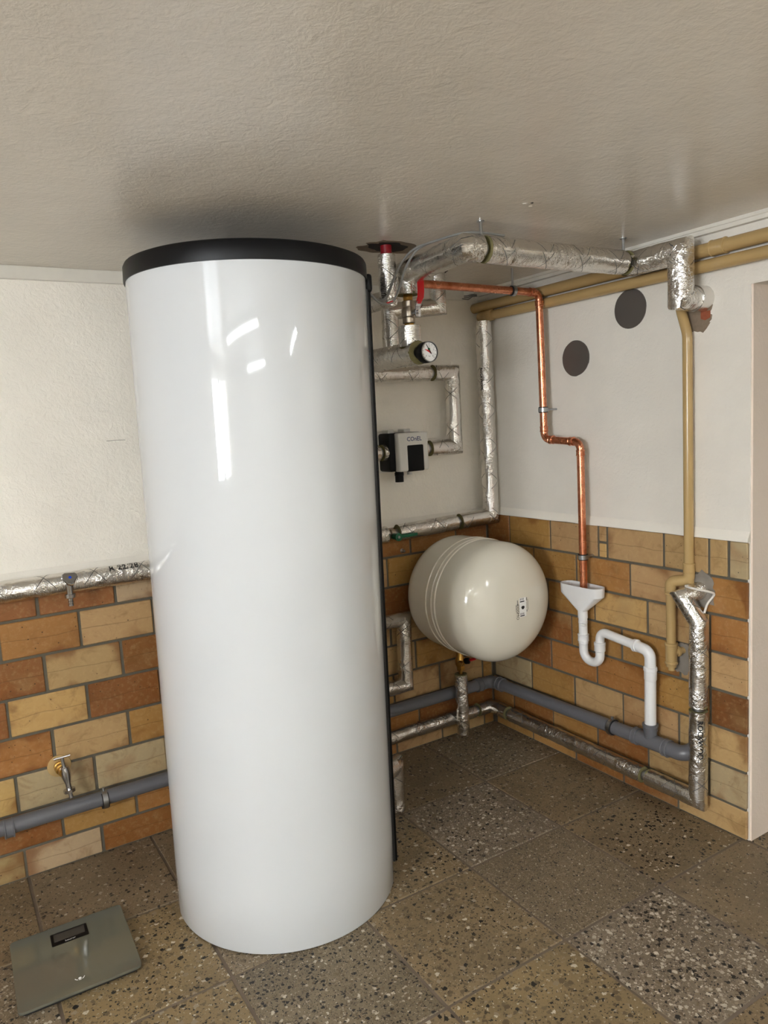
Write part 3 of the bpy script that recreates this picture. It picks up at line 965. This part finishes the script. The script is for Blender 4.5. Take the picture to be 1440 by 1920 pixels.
part('side_cover', box((-0.404, -0.125, 1.207), (-0.398, -0.025, 1.356), 0.002), 'white_plastic', pump)
part('front_panel', box((-0.505, -0.1365, 1.203), (-0.420, -0.100, 1.309), 0.006, 2), 'black_plastic', pump, 'black front panel')
part('brand_lettering', text_geo('COnEL', 0.0235, lambda x, y: Vector((-0.467 + x * 1.0, -0.1386, 1.331 + y)), 0.0003), 'print_blue', shell, 'dark blue CONEL lettering')
part('black_knob', lathe((-0.512, -0.085, 1.206), (0, 0, -1), [(0.016, 0), (0.016, 0.004), (0.0185, 0.006), (0.0185, 0.018), (0.017, 0.019), (0.017, 0.044), (0.0, 0.045)], 24), 'black_plastic', pump)
part('white_knob', lathe((-0.462, -0.085, 1.206), (0, 0, -1), [(0.0105, 0), (0.0105, 0.017), (0.009, 0.018), (0, 0.018)], 18), 'white_plastic', pump)
for x in (-0.530, -0.452):
    part('mounting_tab', box((x - 0.015, -0.07, 1.354), (x + 0.015, -0.02, 1.372), 0.003), 'white_plastic', pump)

# ------------------------------------------------------------------ expansion vessel
VX, VZ, VR, yb, yf = -0.3098, 0.6951, 0.2325, -0.047, -0.5433
ves = thing('expansion_vessel', 'cream enamelled expansion vessel mounted on the brick corner wall', 'expansion vessel', (VX, 0, VZ - VR))
dd = 0.55 * VR
prof = []
for k in range(16):
    s = PI / 2 * (1 - k / 15)
    prof.append((VR * max(0, math.cos(s)) ** 0.8 if k else 0.0, -(yb - dd + dd * math.sin(s))))
for yb_ in (-0.269, -0.305, -0.327):
    prof += [(VR, -yb_ - 0.0045), (VR + 0.0036, -yb_ - 0.0018), (VR + 0.0036, -yb_ + 0.0018), (VR, -yb_ + 0.0045)]
for k in range(20):
    s = PI / 2 * k / 19
    prof.append((VR * max(0, math.cos(s)) ** 0.8 if k < 19 else 0.0, -(yf + dd - dd * math.sin(s))))
part('body', lathe((VX, 0, VZ), (0, -1, 0), prof, 96), 'vessel_cream', ves, sharp=50)
def dome_y(x, z):
    q = min(0.999, math.hypot(x - VX, z - VZ) / VR)
    c = q ** (1 / 0.8)
    return yf + dd - dd * math.sqrt(max(0, 1 - c * c)) - 0.0008
lx, lz = VX + 0.012, VZ - 0.002                       # centre of the printed rating label
def on_dome(x, y):                                     # printed text runs downwards
    X, Z = lx + y, lz - x
    return Vector((X, dome_y(X, Z), Z))
lab = part('rating_label', text_geo('COSMO', 0.017, lambda x, y: on_dome(x + 0.014, y - 0.022)), 'print_black', ves, 'printed rating label')
def bar(x0, x1, y0, y1, mat='print_black', name='label_print'):
    n = 6
    vs = [on_dome(x0 + (x1 - x0) * i / n, y) for y in (y0, y1) for i in range(n + 1)]
    part(name, Geo().add(vs, [[i, i + 1, n + 2 + i, n + 1 + i] for i in range(n)]), mat, lab)
part('label_field', Geo().add([on_dome(-0.036 + 0.072 * i / 8, -0.013 + 0.034 * j / 4) + Vector((0, 0.0003, 0)) for j in range(5) for i in range(9)],
     [[j * 9 + i, j * 9 + i + 1, j * 9 + i + 10, j * 9 + i + 9] for j in range(4) for i in range(8)]), 'dial_white', lab)
part('label_emblem', Geo().add([on_dome(0.006 * math.cos(t) * (1.1 + 0.2 * math.cos(t)), 0.004 + 0.008 * math.sin(t)) for t in [2 * PI * k / 18 for k in range(18)]], [list(range(18))]), 'print_black', lab)
bar(-0.024, -0.020, -0.010, 0.012); bar(0.030, 0.034, -0.010, 0.012)
for k in range(3):
    bar(-0.035, -0.027, -0.009 + 0.007 * k, -0.005 + 0.007 * k, 'cable_grey'); bar(0.021, 0.028, -0.009 + 0.007 * k, -0.005 + 0.007 * k, 'cable_grey')
bar(-0.026, 0.014, 0.0285, 0.0305, 'cable_grey'); bar(-0.018, 0.006, 0.0225, 0.0238, 'cable_grey'); bar(-0.034, -0.022, 0.0225, 0.0255)
bar(0.012, 0.020, 0.022, 0.026, 'cable_grey'); bar(-0.030, -0.008, -0.0235, -0.0200, 'cable_grey'); bar(-0.014, 0.012, -0.031, -0.029, 'cable_grey')
part('wall_bracket', box((VX - 0.05, -0.12, VZ + 0.12), (VX + 0.05, 0.0, VZ + 0.14), 0.002), 'steel', ves)
part('bracket_bolt', lathe((-0.472, 0, 0.868), (0, -1, 0), [(0.009, 0), (0.009, 0.014), (0.006, 0.016), (0.006, 0.03)], 10), 'steel', ves)

cv = thing('vessel_valve', 'small brass cap valve with red and black handle under the vessel', 'valve', (-0.275, -0.118, 0.316))
part('pipe_nipple', tube([(-0.275, -0.118, 0.308), (-0.275, -0.118, 0.345)], 0.0085, 14), 'brass', cv)
part('lower_nut', hexnut((-0.275, -0.118, 0.336), (0, 0, 1), 0.0185, 0.019), 'brass', cv)
part('body', lathe((-0.275, -0.118, 0.354), (0, 0, 1), [(0.014, 0), (0.021, 0.008), (0.022, 0.022), (0.019, 0.034), (0.015, 0.042), (0.015, 0.10)], 18), 'brass', cv)
part('drain_port', lathe((-0.28, -0.13, 0.374), (-0.8, -0.6, 0), [(0.010, 0), (0.010, 0.026), (0.0125, 0.027), (0.0125, 0.036), (0, 0.037)], 12), 'brass', cv)
part('seal_cap', lathe((-0.262, -0.135, 0.376), (0.45, -0.85, 0.2), [(0.012, 0), (0.0135, 0.004), (0.0135, 0.018), (0.009, 0.02), (0, 0.02)], 16), 'black_plastic', cv)
part('lever_handle', box((-0.253, -0.162, 0.378), (-0.222, -0.150, 0.389), 0.003), 'red_plastic', cv)

# ------------------------------------------------------------------ copper pipe
cop = thing('copper_pipe', 'bare copper pipe stepping down the white wall into the funnel', 'pipe', (-0.062, -0.625, 0.74))
CP = [(-0.715, -0.44, 1.866), (-0.066, -0.44, 1.858), (-0.066, -0.446, 1.302), (-0.063, -0.628, 1.290), (-0.063, -0.628, 0.735)]
part('pipe', tube(fillet(CP, 0.030, 10), 0.0140, 20), 'copper', cop)
def socket(parent, c, d, r, h, mat='copper', name='fitting_collar', bead=0.0012):
    return part(name, lathe(Vector(c) - Vector(d).normalized() * h / 2, d, [(r - 0.0015, 0), (r + bead, 0.0015), (r + bead, 0.004), (r, 0.0055), (r, h - 0.0055), (r + bead, h - 0.004), (r + bead, h - 0.0015), (r - 0.0015, h)], 22), mat, parent)
for c, d in (((-0.104, -0.44, 1.858), (1, 0, 0)), ((-0.066, -0.44, 1.818), (0, 0, 1)), ((-0.066, -0.446, 1.342), (0, 0, 1)), ((-0.066, -0.486, 1.300), (0, 1, 0)),
             ((-0.064, -0.588, 1.293), (0, 1, 0)), ((-0.063, -0.628, 1.250), (0, 0, 1))):
    socket(cop, c, d, 0.0156, 0.022)
clamp_ring(cop, (-0.197, -0.44, 1.8596), (1, 0, 0), 0.0142, 0.02)
screw(cop, (-0.197, -0.44, 1.878), (-0.197, -0.44, H), 0.004, 'hanger_rod')
for (x, y, z) in ((-0.066, -0.445, 1.416), (-0.063, -0.628, 0.860)):
    clamp_ring(cop, (x, y, z), (0, 0, 1), 0.0142, 0.022)
    screw(cop, (x + 0.018, y - 0.004, z), (0.0, y - 0.004, z))

# ------------------------------------------------------------------ yellow painted pipes
y1 = thing('gas_pipe', 'upper of the two yellow pipes running below the ceiling', 'pipe', (-0.026, -0.1, 1.868), group='yellow pipes under the ceiling')
part('pipe', tube([(-0.026, 0.01, 1.868), (-0.026, YF, 1.866)], 0.0205, 20), 'yellow_paint', y1)
socket(y1, (-0.026, -1.165, 1.868), (0, 1, 0), 0.0235, 0.05, 'yellow_paint', 'pipe_socket')
y2 = thing('gas_pipe', 'lower of the two yellow pipes, with a corner tee', 'pipe', (-0.032, -0.1, 1.822), group='yellow pipes under the ceiling')
part('pipe', tube([(-0.034, -0.05, 1.824), (-0.026, -0.4, 1.822), (-0.026, YF, 1.812)], 0.0190, 20), 'yellow_paint', y2)
part('tee_fitting', lathe((-0.034, -0.045, 1.824), (0, -1, 0), [(0.010, 0), (0.021, 0.004), (0.0235, 0.012), (0.0235, 0.085), (0.0205, 0.09)], 20), 'yellow_paint', y2)
part('tee_branch', lathe((-0.047, -0.088, 1.83), (0, 0, -1), [(0.018, 0), (0.0195, 0.02), (0.0195, 0.036), (0.016, 0.038)], 18), 'yellow_paint', y2)

y3 = thing('gas_pipe', 'yellow pipe coming straight down the wall to a capped tee', 'pipe', (-0.04, -1.0, 0.52))
YP = [(-0.028, -1.028, 1.80), (-0.028, -1.032, 1.705), (-0.028, -1.056, 1.625), (-0.028, -1.056, 0.832), (-0.050, -1.002, 0.822), (-0.050, -1.002, 0.540)]
part('pipe', tube(fillet(YP, 0.05, 6)[:-1] if False else fillet(YP[:4], 0.12, 6) + fillet(YP[3:], 0.02, 6)[1:], 0.0155, 20), 'yellow_paint', y3)
socket(y3, (-0.028, -1.056, 0.872), (0, 0, 1), 0.018, 0.035, 'yellow_paint', 'pipe_socket')
part('elbow', tube(fillet([(-0.028, -1.056, 0.872), (-0.028, -1.056, 0.832), (-0.050, -1.002, 0.822), (-0.050, -1.002, 0.785)], 0.018, 8), 0.0185, 20), 'yellow_paint', y3, sharp=60)
socket(y3, (-0.050, -1.002, 0.785), (0, 0, 1), 0.0185, 0.014, 'yellow_paint', 'pipe_socket')
part('tee_fitting', lathe((-0.050, -1.002, 0.612), (0, 0, -1), [(0.0165, 0), (0.0215, 0.001), (0.0215, 0.008), (0.019, 0.010), (0.019, 0.064), (0.0215, 0.066), (0.0215, 0.072), (0.018, 0.076), (0.017, 0.084), (0.011, 0.086), (0.011, 0.096), (0, 0.097)], 20), 'yellow_paint', y3)
part('tee_branch', lathe((-0.050, -1.004, 0.578), (0.9, -0.35, 0.08), [(0.014, 0), (0.014, 0.018), (0.018, 0.019), (0.018, 0.026), (0.012, 0.028), (0.012, 0.056)], 18), 'yellow_paint', y3)

# ------------------------------------------------------------------ grey drain pipe along both walls
dr = thing('drain_pipe', 'grey plastic drain pipe clamped along both brick walls', 'pipe', (-0.06, -0.06, 0.19))
DR = 0.0245
part('pipe', tube([(XL, -0.06, 0.206), (-0.13, -0.06, 0.219)], DR, 24), 'grey_pvc', dr)
part('pipe', tube([(-0.062, -0.115, 0.222), (-0.062, -0.95, 0.238)], DR, 24), 'grey_pvc', dr)
part('elbow', tube(fillet([(-0.135, -0.06, 0.219), (-0.085, -0.06, 0.22), (-0.062, -0.083, 0.221), (-0.062, -0.12, 0.222)], 0.04, 6), DR + 0.003, 24), 'grey_pvc', dr, sharp=60)
socket(dr, (-0.135, -0.06, 0.219), (1, 0, 0), DR + 0.0045, 0.03, 'grey_pvc', 'pipe_socket', 0.002)
socket(dr, (-0.062, -0.125, 0.2222), (0, 1, 0), DR + 0.0045, 0.03, 'grey_pvc', 'pipe_socket', 0.002)
socket(dr, (-2.02, -0.06, 0.2078), (1, 0, 0), DR + 0.0045, 0.03, 'grey_pvc', 'pipe_socket', 0.002)
part('tee_fitting', tube([(-0.062, -0.862, 0.237), (-0.062, -1.0, 0.239)], DR + 0.0025, 24), 'grey_pvc', dr)
for y in (-0.862, -0.99):
    socket(dr, (-0.062, y, 0.2375), (0, 1, 0), DR + 0.0045, 0.022, 'grey_pvc', 'pipe_socket', 0.002)
part('tee_branch', lathe((-0.062, -0.922, 0.245), (0, 0, 1), [(0.0225, 0), (0.0225, 0.03), (0.025, 0.034), (0.025, 0.048), (0.0275, 0.050), (0.0275, 0.058), (0.023, 0.059)], 22), 'grey_pvc', dr)
part('elbow', tube(fillet([(-0.062, -0.99, 0.2385), (-0.062, -1.062, 0.239), (0.002, -1.075, 0.262)], 0.035, 8), DR + 0.0015, 24), 'grey_pvc', dr, sharp=60)
for c, d, w in (((-1.733, -0.06, 0.2095), (1, 0, 0), (-1.733, 0, 0.2095)), ((-0.062, -0.752, 0.234), (0, 1, 0), (0.0, -0.752, 0.234))):
    clamp_ring(dr, c, d, DR + 0.0008, 0.022)
    cc = Vector(c)
    part('clamp_screw', tube([cc + Vector((0, 0, DR + 0.004)), cc + Vector((0, 0, DR + 0.016))], 0.005, 8), 'steel', dr)
    screw(dr, cc.lerp(Vector(w), 0.45) + Vector((0, 0, 0.0)), w)

# ------------------------------------------------------------------ white funnel, trap and waste pipe
fn = thing('funnel_trap', 'white plastic funnel with trap draining into the grey pipe', 'drain trap', (-0.063, -0.622, 0.44))
def stadium(c, a, r, z, n=20):
    """oval ring: half length a along y, radius r"""
    out = []
    for k in range(n):
        t = 2 * PI * k / n
        cy = a if math.sin(t) > 1e-9 else (-a if math.sin(t) < -1e-9 else 0)
        out.append(Vector((c[0] + r * math.cos(t), c[1] + cy * min(1, abs(math.sin(t)) * 2.2) + r * math.sin(t), z)))
    return out
fc = (-0.063, -0.620)
lv = [stadium(fc, 0.062, 0.036, 0.752, 32), stadium(fc, 0.061, 0.035, 0.716, 32), stadium(fc, 0.0, 0.0185, 0.652, 32), stadium(fc, 0, 0.0185, 0.624, 32)]
li = [stadium(fc, 0.062, 0.0335, 0.752, 32), stadium(fc, 0.061, 0.0325, 0.717, 32), stadium(fc, 0.0, 0.016, 0.652, 32), stadium(fc, 0, 0.016, 0.624, 32)]
vs = [p for r_ in lv for p in r_] + [p for r_ in li for p in r_]
m = 32
fs = []
for b in (0, 4 * m):
    for j in range(3):
        for k in range(m):
            fs.append([b + j * m + k, b + j * m + (k + 1) % m, b + (j + 1) * m + (k + 1) % m, b + (j + 1) * m + k])
for j in (0, 3):
    for k in range(m):
        fs.append([j * m + k, j * m + (k + 1) % m, 4 * m + j * m + (k + 1) % m, 4 * m + j * m + k])
part('funnel', Geo().add(vs, fs), 'white_pvc', fn, sharp=30)
part('vent_body', lathe((*fc, 0.626), (0, 0, -1), [(0.0165, 0), (0.0165, 0.012), (0.0175, 0.013), (0.0175, 0.022), (0.0165, 0.023), (0.0165, 0.066)], 22), 'white_pvc', fn)
part('vent_clip', box((fc[0] - 0.026, fc[1] - 0.032, 0.600), (fc[0] - 0.012, fc[1] - 0.012, 0.608), 0.002), 'white_pvc', fn)
part('coupling_nut', socket(fn, (*fc, 0.548), (0, 0, 1), 0.0205, 0.028, 'white_pvc', 'coupling_nut', 0.001) and lathe((*fc, 0.535), (0, 0, -1), [(0.0175, 0), (0.0185, 0.004), (0.0185, 0.01), (0.017, 0.012)], 20), 'white_pvc', fn)
part('trap_bend', tube(fillet([(*fc, 0.540), (*fc, 0.462), (fc[0], -0.700, 0.462), (fc[0], -0.702, 0.535)], 0.0395, 14), 0.0168, 24), 'white_pvc', fn, sharp=60)
part('coupling_nut', lathe((fc[0], -0.701, 0.548), (0, 0, -1), [(0.018, 0), (0.0215, 0.002), (0.0215, 0.012), (0.0205, 0.014), (0.0205, 0.034), (0.018, 0.036)], 22), 'white_pvc', fn)
part('waste_pipe', tube(fillet([(fc[0], -0.701, 0.530), (fc[0], -0.704, 0.590), (fc[0], -0.925, 0.566), (fc[0], -0.926, 0.50)], 0.030, 10), 0.0165, 24), 'white_pvc', fn, sharp=60)
part('elbow', tube(fillet([(fc[0], -0.868, 0.572), (fc[0], -0.926, 0.565), (fc[0], -0.926, 0.505)], 0.030, 10), 0.0195, 24), 'white_pvc', fn, sharp=60)
socket(fn, (fc[0], -0.866, 0.5725), (0, 1, -0.1), 0.0215, 0.016, 'white_pvc', 'pipe_socket', 0.001)
part('pipe_socket', lathe((fc[0], -0.926, 0.512), (0, 0, -1), [(0.0195, 0), (0.0235, 0.003), (0.0235, 0.014), (0.0215, 0.016), (0.0215, 0.046), (0.0195, 0.050)], 22), 'white_pvc', fn)
part('down_pipe', tube([(fc[0], -0.926, 0.500), (fc[0], -0.923, 0.285)], 0.0198, 22), 'white_pvc', fn)

# ------------------------------------------------------------------ steel cover discs on the right wall
def disc(y, z, r, label, seed, flat):
    pts = []
    for k in range(40):
        t = 2 * PI * k / 40
        q = r * (1 + 0.012 * noise.noise(Vector((math.cos(t) * 3, math.sin(t) * 3, seed))))
        if flat and 3.6 < t < 4.6: q *= 0.965
        pts.append((-0.0035, y + q * math.cos(t), z + q * math.sin(t)))
    tag(part('cover_disc', prism(pts, (0.0035, 0, 0)), 'plate_steel'), label, 'cover plate', 'grey steel cover discs on the wall')
disc(-0.813, 1.742, 0.0665, 'grey steel disc closing the wall hole just under the yellow pipes', 1, False)
disc(-0.558, 1.600, 0.0665, 'grey steel disc on the white wall nearer the copper pipe', 5, True)

# ------------------------------------------------------------------ taps on the left
av = thing('angle_valve', 'chrome valve with triangular handle and blue dot on foil pipe', 'valve', (-1.775, -0.09, 0.93))
ac = Vector((-1.775, -0.098, 0.945))
part('body', lathe(ac + Vector((0, 0.035, 0.0)), (0, -1, 0.15), [(0.011, 0), (0.011, 0.04), (0.009, 0.042)], 16), 'chrome', av)
sp_ = part('spout', lathe(ac + Vector((0, 0, 0.008)), (0, 0, -1), [(0.0115, 0), (0.0105, 0.02), (0.0105, 0.030), (0.0165, 0.031), (0.0165, 0.041), (0.0105, 0.042), (0.0085, 0.044), (0.0085, 0.050), (0.0072, 0.051), (0.0072, 0.053), (0.0085, 0.054), (0.0085, 0.058), (0.0072, 0.059), (0.0072, 0.061), (0.0085, 0.062), (0.0085, 0.068), (0.0, 0.069)], 20), 'chrome', av)
hdv = Vector((0.05, -0.72, 0.70)).normalized()
hx, hy, _ = frame(hdv)
hc = ac + Vector((0, -0.004, 0.014))
def tri(r, h, rot=math.radians(85), rnd=0.3):
    out = []
    for k in range(3):
        for j in (-0.35, 0, 0.35):
            a = rot + 2 * PI * k / 3 + j
            rr = r * (1 - 0.35 * abs(j) * rnd * 2)
            out.append(hc + hdv * h + hx * (rr * math.cos(a)) + hy * (rr * math.sin(a)))
    return out
L0, L1, L2, L3 = tri(0.010, 0.0), tri(0.026, 0.020), tri(0.0265, 0.027), tri(0.024, 0.030)
vs = L0 + L1 + L2 + L3
fs = [[j * 9 + k, j * 9 + (k + 1) % 9, (j + 1) * 9 + (k + 1) % 9, (j + 1) * 9 + k] for j in range(3) for k in range(9)] + [list(range(9)), list(range(27, 36))]
hnd = part('handle', Geo().add(vs, fs), 'chrome', av, sharp=25)
part('blue_mark', lathe(hc + hdv * 0.0300, hdv, [(0.0048, 0), (0.0048, 0.0006), (0, 0.0007)], 16), 'blue_dot', hnd)

wt = thing('wall_tap', 'old chrome tap with bar handle on a yellow wall rosette', 'tap', (-1.853, 0, 0.342))
tc_ = Vector((-1.853, -0.008, 0.345))
part('rosette', lathe(tc_ + Vector((0, -0.004, 0)), (0, -1, 0), [(0.037, 0), (0.036, 0.003), (0.022, 0.006), (0, 0.006)], 28), 'yellow_paint', wt, 'yellow painted rosette')
part('brass_collar', lathe(tc_ + Vector((0, -0.006, 0)), (0.03, -1, -0.05), [(0.018, 0), (0.0185, 0.012), (0.015, 0.014), (0.015, 0.020), (0.017, 0.021), (0.017, 0.032), (0.012, 0.034), (0.012, 0.06)], 22), 'brass', wt)
bd = Vector((0.008, -0.055, -0.006))
part('body', lathe(tc_ + bd + Vector((0, 0, 0.020)), (0.10, -0.12, -1), [(0.010, 0), (0.014, 0.004), (0.0155, 0.016), (0.0155, 0.028), (0.0125, 0.042), (0.0085, 0.058), (0.0085, 0.080), (0.008, 0.082)], 20), 'chrome', wt)
part('stem', tube([tc_ + bd + Vector((0, 0, 0.018)), tc_ + bd + Vector((-0.003, 0, 0.052))], 0.0058, 12), 'chrome', wt)
part('handle', tube([tc_ + bd + Vector((-0.027, 0.003, 0.050)), tc_ + bd + Vector((0.022, -0.003, 0.054))], 0.0036, 10), 'chrome', wt)
ec = tc_ + bd + Vector((0.007, -0.008, -0.054))
part('outlet_nut', lathe(ec, (0.1, -0.1, -1), [(0.009, 0), (0.0185, 0.001), (0.0185, 0.011), (0.009, 0.012)], 10), 'chrome', wt)
part('outlet', tube([ec, ec + Vector((0.004, -0.003, -0.030))], 0.0062, 12), 'chrome', wt)

# ------------------------------------------------------------------ bathroom scale
sc_t = thing('bathroom_scale', 'flat grey glass bathroom scale on the terrazzo floor', 'scale', (-1.921, -0.518, 0.0), (0, 0, math.radians(-1.5)))
def sbox(x0, x1, y0, y1, z0, z1, bev=0.0, seg=1): return box((x0, y0, z0), (x1, y1, z1), bev, seg)
def rounded(x0, x1, y0, y1, z0, z1, r):
    pts = []
    for (cx, cy, a) in ((x1 - r, y1 - r, 0), (x0 + r, y1 - r, 90), (x0 + r, y0 + r, 180), (x1 - r, y0 + r, 270)):
        for k in range(5):
            t = math.radians(a + 22.5 * k)
            pts.append((cx + r * math.cos(t), cy + r * math.sin(t), z0))
    return prism(pts, (0, 0, z1 - z0))
part('glass_plate', rounded(-0.148, 0.148, -0.150, 0.150, 0.016, 0.023, 0.012), 'scale_glass', sc_t, local=True)
part('base', rounded(-0.140, 0.140, -0.142, 0.142, 0.006, 0.016, 0.012), 'strip_grey', sc_t, local=True)
dsp = part('display', rounded(-0.048, 0.048, 0.062, 0.118, 0.0229, 0.0236, 0.003), 'black_plastic', sc_t, local=True)
part('screen', rounded(-0.040, 0.040, 0.078, 0.112, 0.0234, 0.0239, 0.002), 'lcd', dsp, local=True)
part('brand_lettering', text_geo('beurer', 0.010, lambda x, y: Vector((x, 0.070 + y, 0.0239))), 'print_white', dsp, local=True)
for k in range(4):
    sx, sy = ((-1, -1), (1, -1), (1, 1), (-1, 1))[k]
    part('foot', lathe((sx * 0.115, sy * 0.115, 0.0), (0, 0, 1), [(0.013, 0), (0.014, 0.001), (0.014, 0.008)], 14), 'rubber', sc_t, local=True)
for a0, a1 in ((195, 245), (255, 285), (295, 345)):
    pts = [(0.013 * math.cos(math.radians(a)), -0.100 + 0.013 * math.sin(math.radians(a)), 0.02315) for a in [a0 + (a1 - a0) * k / 6 for k in range(7)]]
    pts += [(0.0112 * math.cos(math.radians(a)), -0.100 + 0.0112 * math.sin(math.radians(a)), 0.02315) for a in [a1 - (a1 - a0) * k / 6 for k in range(7)]]
    part('printed_mark', prism(pts, (0, 0, 0.0002)), 'print_white', sc_t, local=True)
part('printed_mark', lathe((0, -0.106, 0.02305), (0, 0, 1), [(0.004, 0), (0.004, 0.0003), (0, 0.0003)], 12), 'print_white', sc_t, local=True)

# ------------------------------------------------------------------ cables
def spline(pts, n=8):
    P = [Vector(p) for p in pts]
    out = []
    for i in range(len(P) - 1):
        a, b, c, d = P[max(i - 1, 0)], P[i], P[i + 1], P[min(i + 2, len(P) - 1)]
        for k in range(n):
            t = k / n
            out.append(0.5 * ((2 * b) + (c - a) * t + (2 * a - 5 * b + 4 * c - d) * t * t + (3 * b - a - 3 * c + d) * t ** 3))
    return out + [P[-1]]
def cable(pts, r, mat, label, group=None):
    o = part('cable', tube(spline(pts), r, 8), mat, sharp=80)
    return tag(o, label, 'cable', group)
A0 = Vector((-0.965, -0.70, 1.772))
cable([(-0.985, -0.695, 1.79), (-0.955, -0.70, 1.755), (-0.915, -0.69, 1.765), (-0.868, -0.66, 1.82), (-0.83, -0.655, 1.877), (-0.812, -0.70, 1.908), (-0.80, -0.80, 1.911), (-0.77, -0.905, 1.910), (-0.65, -0.915, 1.909)], 0.0036, 'cable_grey', 'grey sensor cable arching from the tank strip over the foil pipe')
c_ = cable([(-0.985, -0.70, 1.778), (-0.945, -0.71, 1.744), (-0.90, -0.70, 1.752), (-0.855, -0.675, 1.80), (-0.822, -0.665, 1.862), (-0.806, -0.72, 1.908), (-0.79, -0.86, 1.911)], 0.0036, 'cable_grey', 'lower grey sensor cable with a red band beside the tank strip')
part('red_band', tube([(-0.925, -0.708, 1.7445), (-0.900, -0.700, 1.752)], 0.0036, 8), 'red_plastic', c_)
cable([(-0.03, -1.06, 0.815), (-0.065, -1.07, 0.820), (-0.07, -1.10, 0.818), (-0.04, -1.135, 0.808), (-0.018, -1.14, 0.795), (-0.03, -1.125, 0.765), (-0.04, -1.12, 0.735)], 0.0038, 'cable_white', 'white cable looped over the top of the foil riser')
for k in range(3):
    cable([(-0.10, -0.006 - 0.004 * k, 1.918 - 0.006 * k), (-0.07, -0.010 - 0.004 * k, 1.920 - 0.008 * k), (-0.04, -0.012, 1.926 - 0.004 * k), (-0.012, -0.016, 1.924 - 0.002 * k)], 0.0022, 'cable_grey',
          ['topmost thin cable leaving the end of the wall trim', 'middle thin cable leaving the end of the wall trim', 'lowest thin cable leaving the end of the wall trim'][k], 'thin cables in the ceiling corner')
